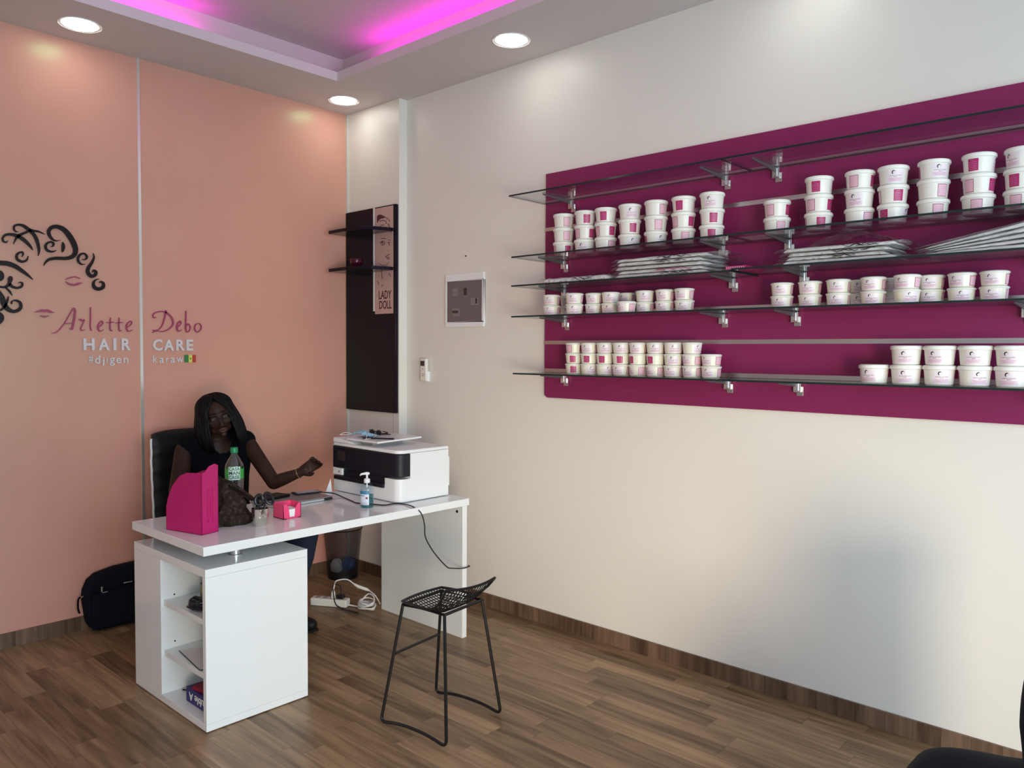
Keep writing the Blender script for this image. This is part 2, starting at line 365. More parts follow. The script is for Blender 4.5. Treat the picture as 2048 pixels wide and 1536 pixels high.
# ------------------------------------------------------------------ ceiling lamps
lamp_txt = {0: 'round flush ceiling light above the pillar in the room corner', 1: 'round flush ceiling light over the pink wall beyond the script sign', 2: 'round flush ceiling light over the white wall, beside the magenta cove glow'}
lamps = [(.257, -.28), (.257, -1.902), (1.775, -.285)] + [(3.30, -.285), (4.82, -.285), (6.3, -.285), (.257, -3.5), (.257, -4.95), (1.775, -4.95), (3.3, -4.95), (4.82, -4.95), (6.3, -4.95)]
rest = ['over the tub shelves', 'further along the tub wall', 'nearest the shopfront on the tub wall side', 'over the far end of the pink wall', 'in the opposite corner by the pink wall', 'second along the opposite wall', 'third along the opposite wall', 'fourth along the opposite wall', 'in the corner by the shopfront']
for i, (x, y) in enumerate(lamps):
    t = thing('ceiling_light', lamp_txt.get(i) or 'round flush ceiling light '+rest[i-3], 'ceiling light', (x, y, CZ), group='flush ceiling lights')
    part('trim_ring', MB().lathe([(.083, -.001), (.098, -.001), (.101, -.004), (.101, 0)], (x, y, CZ), 40, caps=False), 'lamp_ring', t)
    part('diffuser', MB().lathe([(.083, -.003), (.05, -.005), (.002, -.006)], (x, y, CZ), 40, caps=True), 'lamp', t, label='glowing white diffuser')
for nm, x0, x1, y0, y1, lb in (('led_strip', OX0-.10, OX0-.07, -4.6, -1.35, 'magenta led strip in the ceiling recess along the pink wall'), ('led_strip', .78, 6.0, OY1+.07, OY1+.10, 'magenta led strip in the ceiling recess along the white wall')):
    o = part(nm, MB().box(x0, x1, y0, y1, CZ+.056, CZ+.064), 'led', None, origin=((x0+x1)/2, (y0+y1)/2, CZ+.056)); tag(o, lb, 'light strip', 'recess led strips')
# ------------------------------------------------------------------ sign on the pink wall
def pz(x, y, ox, oy, s): return ox+x*s, oy+y*s
def on_wall(px, py, x=.004): return at(px, py, 0, x)
def ribbon(mb, pts, sc, ox, oy, wsc=1, z0=.004, th=.012, k=7):
    """brush stroke with varying width, built in the wall plane and given thickness"""
    P = catmull([(p[0], p[1], p[2]) for p in pts], k); C = []; n = len(P)
    for i, p in enumerate(P):
        a = P[max(i-1, 0)]; b = P[min(i+1, n-1)]; t = V((b.x-a.x, b.y-a.y, 0))
        if t.length < 1e-6: t = V((1, 0, 0))
        t.normalize(); nr = V((-t.y, t.x, 0)); w = max(p.z*wsc, 1.5)/2
        l_, r_ = p+nr*w, p-nr*w
        C.append((on_wall(ox+l_.x*sc, oy+l_.y*sc, 0), on_wall(ox+r_.x*sc, oy+r_.y*sc, 0)))
    fr = [[mb.bm.verts.new((z0+th, a.y, a.z)), mb.bm.verts.new((z0+th, b.y, b.z)), mb.bm.verts.new((z0, b.y, b.z)), mb.bm.verts.new((z0, a.y, a.z))] for a, b in C]
    for a, b in zip(fr, fr[1:]):
        for j in range(4): mb.face([a[j], a[(j+1) % 4], b[(j+1) % 4], b[j]])
    mb.face(fr[0]); mb.face(list(reversed(fr[-1])))
AS, AX, AY = 220/1469, 0, 430
logo = thing('wall_emblem', 'black curled-lock emblem with magenta lips mounted on the pink wall', 'wall emblem', (0, -2.05, 2.05))
curls = [[[(240,228,4),(205,225,14),(180,195,20),(185,150,26),(240,133,28),(310,150,36),(380,200,44),(440,215,30),(510,225,22),(590,262,3)],
 [(370,200,30),(440,260,40),(480,330,42),(505,420,36),(512,490,24),(503,548,3)], [(370,222,30),(290,255,34),(240,280,40),(205,320,24),(172,392,3)],
 [(98,342,4),(75,368,16),(38,355,22),(28,310,24),(70,268,32),(140,262,36),(215,280,44),(290,320,46),(350,370,40),(400,425,26),(430,472,3)]],
 [[(285,560,8),(300,530,16),(290,500,22),(250,505,26),(215,540,30),(225,595,32),(285,625,32),(340,610,26),(362,575,12),(365,548,3)]],
 [[(-120,660,20),(-60,640,50),(0,642,62),(100,652,62),(200,690,56),(290,750,44),(370,810,28),(430,865,4)]],
 [[(800,340,3),(740,348,14),(690,325,26),(650,270,38),(645,210,46),(690,165,50),(760,160,52),(840,195,58),(910,270,66),(970,370,68),(1000,460,64),(985,530,58),(930,570,52),(850,582,44),(740,580,42),(650,595,36),(600,635,22),(575,680,3)]],
 [[(828,362,3),(835,400,36),(835,440,42),(830,475,30),(822,502,3)]],
 [[(670,428,5),(700,415,20),(705,380,24),(665,362,22),(615,385,28),(600,430,30),(625,475,30),(680,492,24),(720,485,14),(742,470,3)]],
 [[(1085,595,5),(1130,595,18),(1152,560,24),(1120,520,22),(1070,525,26),(1035,570,28),(1040,625,26),(1080,660,18),(1130,658,3)]],
 [[(1235,512,3),(1245,570,20),(1215,640,34),(1170,710,44),(1165,770,46),(1210,820,44),(1262,800,40),(1270,760,34),(1240,740,18),(1225,768,5)]],
 [[(1315,855,4),(1265,870,18),(1238,915,32),(1255,970,44),(1310,990,44),(1365,965,44),(1370,915,32),(1335,890,18),(1318,910,4)]],
 [[(-40,750,40),(5,785,60),(12,840,60),(-30,875,40)]],
 [[(128,818,24),(130,850,62),(120,900,44),(100,940,40),(50,965,30),(0,960,26),(-40,955,20)], [(115,920,40),(160,960,32),(225,975,30),(280,955,28),(290,915,22),(260,898,12),(235,912,4)], [(60,965,14),(100,1000,22),(130,1035,20),(155,1078,3)]],
 [[(-30,1000,20),(20,1100,60),(40,1180,70),(90,1250,60),(160,1288,44),(230,1275,44),(270,1230,40),(258,1170,34),(205,1142,26),(155,1150,14),(146,1175,20),(155,1192,6)], [(105,1085,3),(95,1130,24),(70,1190,34),(30,1250,30),(-40,1290,20)]],
 [[(-40,1300,40),(8,1350,60),(8,1400,60),(-40,1460,40)]]]
for grp in curls:
    m_ = MB()
    for c in grp: ribbon(m_, c, AS, AX, AY)
    part('curl', m_, 'sign_black', logo, smooth=False)
for grp in ([[(862,868,3),(900,848,16),(980,828,14),(1030,838,12),(1062,855,3)], [(868,890,3),(920,925,20),(985,935,24),(1040,918,28),(1085,908,8)]],
            [[(455,1300,3),(510,1286,24),(560,1278,34),(585,1286,28),(620,1278,34),(670,1295,24),(717,1305,3)], [(525,1345,3),(585,1358,22),(650,1345,3)]]):
    m_ = MB()
    for c in grp: ribbon(m_, c, AS, AX, AY)
    part('lips', m_, 'sign_mag', logo, smooth=False, label='magenta lips outline')
BS, BX, BY = 450/1920, 0, 400
def e_(x0, x1): 
    w = x1-x0; return [[(x0+.1*w,1088,7),(x1-.35*w,1066,8),(x1-.15*w,1046,9),(x1-.4*w,1034,9),(x0+.1*w,1060,12),(x0,1092,13),(x0+.3*w,1120,10),(x1,1108,5)]]
def word(name, label, letters, m, cat='lettering', th=.008):
    P0 = on_wall(BX+letters[0][1][0][0][0]*BS, BY+1080*BS, 0)
    t = thing(name, label, cat, (0, P0.y, P0.z), group='wall lettering')
    for ch, strokes in letters:
        m_ = MB()
        for c in strokes: ribbon(m_, c, BS, BX, BY, th=th)
        part('letter', m_, m, t, smooth=False)
word('script_lettering', 'thin magenta script letters spelling Arlette on the pink wall', [
 ('A', [[(432,1137,4),(480,1127,8),(540,1060,9),(590,975,9),(622,926,10),(636,940,14),(632,990,18),(622,1050,18),(610,1100,16),(590,1096,6)], [(545,1056,7),(615,1052,7)]]),
 ('r', [[(668,1022,10),(688,1018,10),(690,1034,8),(715,1022,9),(700,1060,9),(684,1100,10),(698,1114,8),(720,1106,4)]]),
 ('l', [[(768,915,8),(768,1000,10),(766,1080,10),(776,1116,7)]]), ('e', e_(832, 880)),
 ('t', [[(938,1002,8),(934,1080,11),(942,1116,9),(956,1110,4)], [(905,1046,8),(968,1042,8)]]), ('t', [[(1012,1004,8),(1009,1080,11),(1017,1118,9),(1032,1112,4)], [(982,1050,8),(1044,1044,8)]]), ('e', e_(1074, 1128))], 'sign_mag')
word('script_lettering', 'thin magenta script letters spelling Debo on the pink wall', [
 ('D', [[(1328,1000,5),(1310,1006,9),(1300,986,10),(1320,962,10),(1380,952,12),(1430,972,13),(1465,1015,14),(1470,1060,13),(1440,1098,11),(1385,1122,9),(1330,1118,8),(1294,1132,7)], [(1412,943,16),(1398,1010,12),(1376,1075,9),(1340,1110,8),(1300,1112,8)]]),
 ('e', e_(1504, 1546)), ('b', [[(1582,945,9),(1580,1030,10),(1580,1100,12),(1592,1128,8),(1612,1112,8),(1618,1080,8),(1600,1058,8),(1582,1080,7)]]),
 ('o', [[(1690,1052,7),(1662,1066,9),(1656,1100,10),(1676,1128,9),(1704,1110,9),(1712,1076,9),(1695,1052,7)]])], 'sign_mag')
def block(name, label, letters, m, bold=.0, th=.012):
    """letters: (character, x0, x1, y0, y1) boxes in the close-up of the sign"""
    P0 = on_wall(BX+letters[0][1]*BS, BY+letters[0][4]*BS, 0); t = thing(name, label, 'lettering', (0, P0.y, P0.z), group='wall lettering')
    for ch, x0, x1, y0, y1 in letters:
        me, f = fit_text(ch, bold); A_ = on_wall(BX+x0*BS, BY+(y0+y1)/2*BS, 0); B_ = on_wall(BX+x1*BS, BY+(y0+y1)/2*BS, 0)
        zt = on_wall(BX+(x0+x1)/2*BS, BY+y0*BS, 0).z; zb = on_wall(BX+(x0+x1)/2*BS, BY+y1*BS, 0).z
        def g(c, f=f, A_=A_, B_=B_, zt=zt, zb=zb):
            u, v, w = f(c); return V((.002+w*th, A_.y+(B_.y-A_.y)*u, zb+(zt-zb)*v))
        part('letter', MB().mesh(me, g), m, t, smooth=False)
T, Bt = 1181, 1283
block('block_lettering', 'bold white capital letters spelling HAIR on the pink wall', [('H', 705, 800, T, Bt), ('A', 833, 928, T, Bt), ('I', 960, 985, T, Bt), ('R', 1030, 1108, T, Bt)], 'sign_white', .035)
block('block_lettering', 'bold white capital letters spelling CARE on the pink wall', [('C', 1297, 1378, 1188, 1286), ('A', 1390, 1476, 1190, 1285), ('R', 1496, 1568, 1190, 1285), ('E', 1583, 1641, 1190, 1285)], 'sign_white', .035)
block('small_lettering', 'small white letters spelling #djigen under the word HAIR', [('#', 752, 790, 1324, 1388), ('d', 803, 851, 1326, 1396), ('j', 864, 888, 1342, 1415), ('l', 906, 913, 1346, 1390), ('g', 930, 976, 1346, 1414), ('e', 987, 1030, 1346, 1394), ('n', 1050, 1090, 1346, 1391)], 'sign_white', .01, .006)
block('small_lettering', 'small white letters spelling karaw under the word CARE', [('k', 1301, 1338, 1322, 1388), ('a', 1355, 1394, 1346, 1390), ('r', 1412, 1436, 1346, 1388), ('a', 1450, 1488, 1344, 1388), ('w', 1500, 1560, 1344, 1386)], 'sign_white', .01, .006)
P1, P2 = on_wall(BX+1573*BS, BY+1322*BS, 0), on_wall(BX+1667*BS, BY+1385*BS, 0)
fl = thing('flag_plaque', 'tiny green, yellow and red flag plaque at the end of the small lettering', 'flag', (0, P1.y, P2.z))
w3 = (P2.y-P1.y)/3
for i, c in enumerate(('flag_g', 'flag_y', 'flag_r')): part('stripe', MB().box(0, .008, P1.y+w3*i, P1.y+w3*(i+1), P2.z, P1.z), c, fl, smooth=False)
m_ = MB(); cy, cz = P1.y+w3*1.5, (P1.z+P2.z)/2
m_.prism([V((.0082, cy+(.008 if k % 2 == 0 else .003)*math.sin(k*math.pi/5), cz+(.008 if k % 2 == 0 else .003)*math.cos(k*math.pi/5))) for k in range(10)], (.0008, 0, 0)); part('star', m_, 'flag_g', fl, smooth=False)
# ------------------------------------------------------------------ dark wall unit on the pillar
du = thing('wall_panel', 'tall dark glossy panel with poster and two corner shelves on the pillar', 'wall panel', (.28, -.072, 1.145))
box_part('panel', 'dark_gloss', du, .016, .568, -.094, -.0702, 1.145, 2.53, .002)
box_part('divider_strip', 'cushion_light', du, .335, .350, -.100, -.0945, 1.83, 2.528, .001)
ps = part('poster', MB().box(.354, .546, -.097, -.0945, 1.81, 2.522), 'poster', du, smooth=False, label='pink line-drawn face poster')
m_ = MB(); ZS, ZX, ZY = 240/1536, 740, 400
def pst(x, y): p = at(ZX+x*ZS, ZY+y*ZS, 1, -.0972); return p
def pl(pts, w, k=6):
    P = catmull([(p[0], p[1], p[2] if len(p) > 2 else 1) for p in pts], k); C = []
    for i, p in enumerate(P):
        a = P[max(i-1, 0)]; b = P[min(i+1, len(P)-1)]; t = V((b.x-a.x, b.y-a.y, 0)).normalized(); nr = V((-t.y, t.x, 0))*w*max(p.z, .25)/2
        A_, B_ = pst(*(p+nr).xy), pst(*(p-nr).xy); C.append([m_.bm.verts.new((q.x, -.0974, q.z)) for q in (A_, B_)])
    for a, b in zip(C, C[1:]): m_.face([a[0], a[1], b[1], b[0]])
m_.face([m_.bm.verts.new((q.x, -.0974, q.z)) for q in [pst(*c) for c in ((87,208),(108,190),(135,184),(165,200),(200,220),(172,234),(140,240),(112,262),(90,298))]])
for pts, w in (([(180,215),(220,235),(248,260),(252,280)], 8.5), ([(235,300),(250,312)], 6),
    ([(120,275),(150,262),(190,265),(208,285),(208,305)], 8.5), ([(105,390),(125,350),(150,325),(178,315)], 8.5), ([(228,308),(250,340),(262,380),(268,420)], 8.5), ([(90,400),(100,370)], 5),
    ([(140,497),(170,492),(205,494)], 8.5), ([(130,560),(150,528),(175,530),(188,556),(165,576),(140,570)], 8.5), ([(150,538),(166,552)], 20), ([(232,510),(250,515),(262,512)], 7), ([(236,530),(240,560),(256,585)], 8), ([(240,545),(262,548)], 8),
    ([(222,655),(232,650)], 8), ([(195,728),(220,712),(240,700),(252,690)], 8.5), ([(195,728),(225,735),(252,730)], 7.5), ([(215,742),(235,755),(252,748)], 8.5), ([(115,808),(150,832),(190,836),(225,818),(240,795)], 6),
    ([(130,870),(148,930),(158,1010)], 7.5), ([(158,1080),(154,1112)], 7), ([(95,1040),(115,1078)], 7.5), ([(240,935),(268,978)], 7.5), ([(110,985),(118,960)], 4)): pl(pts, w)
for s_, (x0, x1, ya, yb) in (('LADY', (112, 274, 1178, 1255)), ('DOLL', (118, 278, 1300, 1372))):
    me, f = fit_text(s_, .014); yl, yr = (1225, 1185) if s_ == 'LADY' else (1350, 1312)
    A_, B_ = at(ZX+x0*ZS, 0, 1, -.0972).x, at(ZX+x1*ZS, 0, 1, -.0972).x
    zc = at(ZX+195*ZS, ZY+(1212 if s_ == 'LADY' else 1340)*ZS, 1, -.0972).z; h = .056
    m_.mesh(me, lambda c, f=f: (lambda q: V((A_+(B_-A_)*q[0], -.0972-q[2]*.0006, zc-h/2+h*q[1])))(f(c)))
part('drawing', m_, 'poster_ink', ps, smooth=False, label='wine-red face outline and LADY DOLL wording')
for z in (2.352, 2.095):
    m_ = MB(); pol = [V((.098, -.094, z)), V((.098, -.29, z)), V((.112, -.302, z)), V((.35, -.302, z)), V((.546, -.20, z)), V((.546, -.094, z))]
    pol = [V((.102, -.094, z)), V((.102, -.297, z)), V((.30, -.303, z)), V((.42, -.285, z)), V((.50, -.235, z)), V((.546, -.12, z)), V((.546, -.094, z))]
    m_.prism(pol, (0, 0, .022)); part('shelf', m_, 'dark_gloss', du, smooth=False, bev=.0015, label='dark glossy corner shelf')
vz = thing('glass_bowl', 'small round dark red glass bowl on the lower dark corner shelf', 'bowl', (.27, -.19, 2.1175))
part('bowl', MB().lathe([(.016, 0), (.020, .004), (.036, .024), (.042, .045), (.040, .066), (.037, .066), (.039, .045), (.033, .026), (.014, .008)], (.27, -.19, 2.1175), 28, caps=True), 'amber', vz)
part('handle', MB().tube(catmull([(.232, -.19, 2.170), (.20, -.195, 2.182), (.185, -.2, 2.180)], 5), .004, 8), 'amber', vz)
# ------------------------------------------------------------------ breaker box, remote, nail
bb = thing('breaker_box', 'white flush breaker box with smoked cover on the white wall', 'breaker box', (1.135, 0, 1.72))
m_ = MB(); X0, X1, Z0, Z1 = .966, 1.306, 1.712, 2.045
m_.box(X0, X1, -.014, 0, Z0, Z0+.032); m_.box(X0, X1, -.014, 0, Z1-.045, Z1); m_.box(X0, X0+.014, -.014, 0, Z0+.032, Z1-.045); m_.box(X1-.014, X1, -.014, 0, Z0+.032, Z1-.045)
part('frame', m_, 'gloss_white', bb, smooth=False, bev=.003)
cv = box_part('cover', 'door_smoke', bb, X0+.016, X1-.016, -.012, -.001, Z0+.034, Z1-.047, .0015, label='smoked grey cover')
def bz(x, y): return at(880+x*110/1300, 540+y*110/1300, 1, -.0122)
for nm, x0, y0, x1, y1, m in (('switch_window', 568, 425, 630, 590, 'screen_dark'), ('breaker', 298, 440, 420, 615, 'beige'), ('breaker', 300, 915, 470, 1095, 'beige'), ('breaker', 728, 665, 905, 825, 'beige'), ('breaker_toggle', 845, 668, 880, 790, 'screen_dark'), ('breaker_toggle', 305, 965, 435, 1020, 'screen_dark')):
    a, b = bz(x0, y0), bz(x1, y1); part(nm, MB().box(a.x, b.x, -.0145 if nm != 'breaker_toggle' else -.016, -.0122, b.z, a.z), m, cv, smooth=False)
rm = thing('remote_control', 'white air conditioner remote in a holder on the white wall', 'remote control', (.76, 0, 1.36))
m_ = MB(); box_part('holder', 'gloss_white', rm, .744, .808, -.022, 0, 1.362, 1.43, .003)
rb = box_part('body', 'tub', rm, .748, .804, -.034, -.012, 1.366, 1.512, .004)
part('display', MB().box(.752, .790, -.0348, -.034, 1.464, 1.497), 'screen_dark', rm, smooth=False)
m_ = MB(); m_.box(.768, .776, -.0352, -.034, 1.44, 1.448); m_.box(.760, .792, -.0350, -.034, 1.410, 1.413); m_.box(.770, .784, -.0352, -.034, 1.398, 1.403); part('buttons', m_, 'grey_plastic', rm, smooth=False)
nl = at(932, 512, 1, 0); o = part('nail', MB().tube([(nl.x, 0, nl.z), (nl.x, -.006, nl.z)], .004, 8), 'black_metal', origin=(nl.x, 0, nl.z)); tag(o, 'small black nail in the white wall above the breaker box', 'nail')
# ------------------------------------------------------------------ magenta slat board, brackets, glass shelves
BX0, BX1, BZ0, BZ1, BY_ = 1.80, 4.75, 1.303, 2.555, -.020
bd = thing('slat_board', 'long magenta slat board with silver rails on the white wall', 'display board', (3.1, -.01, BZ0))
bd_panel = part('panel', MB().prism([V((BX0+.022, 0, BZ0)), V((BX1, 0, BZ0)), V((BX1, 0, BZ1)), V((BX0, 0, BZ1)), V((BX0, 0, BZ0+.014))], (0, BY_, 0)), 'board', bd, smooth=False, bev=.0015)
for z in (2.393, 2.245, 2.085, 1.928, 1.77, 1.613, 1.457):
    m_ = MB(); m_.box(BX0, BX1, BY_-.003, BY_+.002, z+.005, z+.010); m_.box(BX0, BX1, BY_-.003, BY_+.002, z-.010, z-.004); m_.box(BX0, BX1, BY_-.0010, BY_+.002, z-.004, z+.005)
    part('rail', m_, 'alu', bd, smooth=False, label='silver slot rail')
ORD = ['first', 'second', 'third', 'fourth', 'fifth', 'sixth', 'seventh', 'eighth', 'ninth', 'tenth']
SH = [('top', 2.392), ('second', 2.070), ('third', 1.916), ('fourth', 1.752), ('bottom', 1.446)]
XS = [(1.800, 3.030, 3.036, 4.30, -.325), (1.800, 3.045, 3.051, 4.32, -.302), (1.800, 3.070, 3.076, 4.33, -.302), (1.800, 3.055, 3.061, 4.33, -.300), (1.800, 3.065, 3.071, 4.33, -.285)]
def pane(x0, x1, y0, zt, label, dz=0):
    m_ = MB(); z1, z0 = zt+dz, zt+dz-.008
    v = [[[m_.bm.verts.new((x, y, z)) for z in (z0, z1)] for y in (y0, -.026)] for x in (x0, x1)]
    m_.face([v[0][0][1], v[1][0][1], v[1][1][1], v[0][1][1]]); m_.face([v[0][0][0], v[0][1][0], v[1][1][0], v[1][0][0]])
    m_.mi = 1
    for a, b in (((0, 0), (1, 0)), ((1, 0), (1, 1)), ((1, 1), (0, 1)), ((0, 1), (0, 0))): m_.face([v[a[0]][a[1]][0], v[b[0]][b[1]][0], v[b[0]][b[1]][1], v[a[0]][a[1]][1]])
    o = part('glass_shelf', m_, ['glass', 'glass_edge'], None, smooth=False, origin=((x0+x1)/2, (y0-.026)/2, z0)); tag(o, label, 'shelf', 'glass shelves on the magenta board')
for (nm, z), (a, b, c, d, y0) in zip(SH, XS):
    pane(a, b, y0, z, f'clear glass shelf pane nearest the breaker box, {nm} shelf of the magenta board')
    pane(c, d, y0, z+(.006 if nm == 'third' else 0), f'clear glass shelf pane running out at the picture edge, {nm} shelf level')
def bracket(x, zt, y0, label):
    t = thing('shelf_bracket', label, 'bracket', (x, -.022, zt-.07), group='shelf brackets')
    m_ = MB(); w = .003; zz = zt-.009
    m_.prism([V((x-w, -.045, zz)), V((x-w, y0+.05, zz)), V((x-w, y0+.05, zz-.006)), V((x-w, -.15, zz-.014)), V((x-w, -.045, zz-.022))], (2*w, 0, 0)); part('arm', m_, 'bracket_arm', t, smooth=False, bev=.001)
    m_ = MB(); m_.box(x-.016, x+.016, -.046, -.0235, zt-.056, zt-.0085); m_.box(x-.008, x+.008, -.05, -.046, zt-.05, zt-.012)
    part('clamp', m_, 'chrome', t, smooth=False, bev=.002); part('wall_plate', MB().box(x-.008, x+.022, -.0285, -.0235, zt-.072, zt-.03), 'alu', t, smooth=False, bev=.001)
BR = [(1.996, 2.905, 3.15, 4.15), (1.948, 2.897, 3.213, 4.15), (1.953, 2.951, 3.283, 4.15), (1.959, 2.903, 3.249, 4.110), (1.955, 2.935, 3.267, 4.15)]
WH = ['at the free end by the breaker box', 'at the inner end of the nearer-to-desk pane', 'just past the pane joint', 'at the picture-edge end']
for (nm, z), xs, q in zip(SH, BR, XS):
    for x, w_ in zip(xs, WH): bracket(x, z+(.006 if nm == 'third' and x > 3 else 0), q[4], f'small chrome bracket under the {nm} glass shelf, {w_}')
# ------------------------------------------------------------------ tubs
def logo_shape(mb, f, s):
    """little head of curled locks: a dark crescent with flicks; f maps flat (x,y) to 3D"""
    n = 12; o_, i_ = [], []
    for k in range(n+1):
        a = math.radians(70+k*170/n); ro = s*(1+.16*(k % 2)); ri = s*(.55+.25*abs(k/n-.35)); o_.append((ro*math.cos(a), ro*math.sin(a))); i_.append((ri*math.cos(a)+.08*s, ri*math.sin(a)))
    for k in range(n): mb.face([f(*o_[k]), f(*i_[k]), f(*i_[k+1]), f(*o_[k+1])])
    for k in range(5):
        a = math.radians(68-k*16); r0 = s*(1-.05*k); mb.face([f(r0*math.cos(a), r0*math.sin(a)), f(r0*1.12*math.cos(a-.12), r0*1.12*math.sin(a-.12)), f(r0*.62*math.cos(a-.1), r0*.62*math.sin(a-.1))])
TXT_K, TXT_C = text_mesh('CHANTILLY DE KARITE', 1), text_mesh('CHANTILLY DE CACAO', 1)
TXT_V = text_mesh('500 ML', 1)
def tub_proto(name, H, rl, rt, rb, lh, body_m, angs, txt, lw=1.0):
    """angs: local angle of the front, pink and magenta labels"""
    t = bpy.data.objects.new(name, None); COL.objects.link(t)
    zb = H-lh; rad = lambda z: rb+(rt-rb)*(z/zb)
    part('body', MB().lathe([(rb-.004, 0), (rb, .003), (rad(zb*.5), zb*.5), (rt, zb-.001)], n=32), body_m, t, local=True)
    part('lid', MB().lathe([(rl-.003, zb-.001), (rl, zb+.0015), (rl+.0006, zb+.003), (rl, zb+lh-.005), (rl-.003, zb+lh-.0015), (rl-.008, zb+lh)], n=36), 'lid', t, local=True)
    def mapper(a0, lift):
        def f(x, y): r = rad(y)+lift; a = a0+x/rt; return V((r*math.cos(a), r*math.sin(a), y))
        return f
    def patch(mb, a0, w, z0, z1, lift, n=10):
        f = mapper(a0, lift); g = [[mb.bm.verts.new(f(-w/2+w*i/n, z)) for z in (z0, z1)] for i in range(n+1)]
        for i in range(n): mb.face([g[i][0], g[i+1][0], g[i+1][1], g[i][1]])
    a = angs
    m_ = MB(); W_ = .062*lw; patch(m_, a[0], W_, zb*.08, zb*.93, .0003)
    m_.mi = 2; patch(m_, a[0], W_*.92, zb*.14, zb*.40, .0005); m_.mi = 1
    f = mapper(a[0], .0007); s = .0058*H/.074; logo_shape(m_, lambda x, y: f(x-.006, y+zb*.76), s*1.25)
    def put(me, w, zc, mi):
        xs = [v.co.x for v in me.vertices]; k = w/(max(xs)-min(xs)); m_.mi = mi; m_.mesh(me, lambda c: f(c.x*k, zc+c.y*k*1.15))
    put(txt, .046*lw, zb*.51, 3); put(TXT_V, .012*lw, zb*.43, 3)
    m_.mi = 4
    for k in range(3): patch(m_, a[0], W_*(.8-.1*k), zb*(.36-.07*k)-.0006, zb*(.36-.07*k)+.0006, .0007)
    part('front_label', m_, ['lbl', 'ink', 'lbl_lilac', 'ink_red', 'mag_txt'], t, smooth=True, local=True, label='lilac front label with black lock emblem')
    m_ = MB(); w = .036*lw; patch(m_, a[1], w+.003, zb*.10, zb*.92, .0003); m_.mi = 1; patch(m_, a[1], w, zb*.13, zb*.89, .0005, 8); m_.mi = 2
    for k in range(5): patch(m_, a[1]-.0 , w*.8, zb*(.78-.13*k)-.0004, zb*(.78-.13*k)+.0004, .0007)
    part('pink_label', m_, ['ink_red', 'lbl_pink', 'lbl'], t, local=True, label='pale pink label with wine border')
    m_ = MB(); patch(m_, a[2], w, zb*.14, zb*.90, .0004); m_.mi = 1
    for k in range(6): patch(m_, a[2]-.03, w*(.75 if k else .35), zb*(.80-.11*k)-.0003, zb*(.80-.11*k)+.0004, .0006)
    part('magenta_label', m_, ['lbl_mag', 'lbl_pink'], t, local=True, label='solid magenta label')
    return t
R_ = math.radians
HL, HS = .0737, .0545
PROTO = {'big': tub_proto('cream_tub', HL-.0002, .0568, .0525, .0475, .0165, 'tub', (0, R_(150), R_(250)), TXT_K),
         'small': tub_proto('cream_tub', HS-.0002, .0472, .0445, .040, .0095, 'tub_cream', (0, R_(88), R_(190)), TXT_K, .92),
         'cacao': tub_proto('cream_tub', HS-.0002, .0485, .0455, .041, .0095, 'tub_cream', (0, R_(88), R_(190)), TXT_C, .92)}
OFF = {'big': {'L': 0, 'P': 150, 'M': 250}, 'small': {'L': 0, 'P': 88, 'M': 190}, 'cacao': {'L': 0, 'P': 88, 'M': 190}}
used = set(); placed = {}
FACE = {'L': 'with emblem label', 'P': 'with pink label', 'M': 'with magenta label'}
def stack(kind, px, y, ztop, specs, where, group, pxrow):
    """specs top to bottom, e.g. 'P20' = pale label turned 20 degrees to the viewer's right"""
    H = HL if kind == 'big' else HS; n = len(specs); z = ztop+.0005
    pc = at(px, pxrow, 1, y); x = pc.x; R1 = .0576 if kind == 'big' else .0492
    for _ in range(12):
        for (X2, Y2, R2) in placed.get(ztop, []):
            dx, dy = x-X2, y-Y2; d = math.hypot(dx, dy); need = R1+R2+.0016-d
            if need > 0:
                if abs(dy) > .06: y += math.copysign(need*1.05, dy)
                else: x += math.copysign(need, dx)
    placed.setdefault(ztop, []).append((x, y, R1))
    for i, sp in enumerate(reversed(specs)):
        phi = math.atan2(CAM.y-y, CAM.x-x); rz = phi+R_(float(sp[1:]))-R_(OFF[kind][sp[0]])
        if kind not in used: o = PROTO[kind]; used.add(kind)
        else: o = copy_tree(PROTO[kind])
        lv = {1: ['single'], 2: ['bottom', 'top'], 3: ['bottom', 'middle', 'top']}[n][i]
        jx, jy = random.uniform(-.0007, .0007), random.uniform(-.0007, .0007)
        o.location = (x+jx, y+jy, z+i*H); o.rotation_euler = (0, 0, rz)
        tag(o, (f'white tub {FACE[sp[0]]}, {lv} of {where}' if n > 1 else f'single white tub {FACE[sp[0]]}, {where}'), 'tub', group)
random.seed(5)
LZ = lambda x: 1010+x*520/2048
RZ = lambda x: 1500+x*548/2048
zs = dict(SH)
for k, (px, sp) in enumerate([(463, 'P20 P20 M28'), (632, 'M10 M45 L-15'), (795, 'M-15 M40 P35'), (983, 'L10 M20 L25'), (1190, 'P40 P15 L35'), (1405, 'M-25 M48 P10'), (1629, 'L-10 M8 M0')]):
    stack('big', LZ(px), -.125, zs['second'], sp.split(), f'{ORD[k]} stack before the glass joint, second shelf', 'tubs on the second shelf', 440)
for k, (px, sp) in enumerate([(205, 'P-35 P20'), (515, 'M-15 P-38 M12'), (818, 'P-28 L-20 P40'), (1068, 'L8 M22 M-40'), (1370, 'L25 P38 P20'), (1705, 'M-22 P-40 P-5'), (2027, 'L-45 M-28 P-20')]):
    stack('big', RZ(px), -.125, zs['second'], sp.split(), f'{ORD[k]} stack past the glass joint, second shelf', 'tubs on the second shelf', 400)
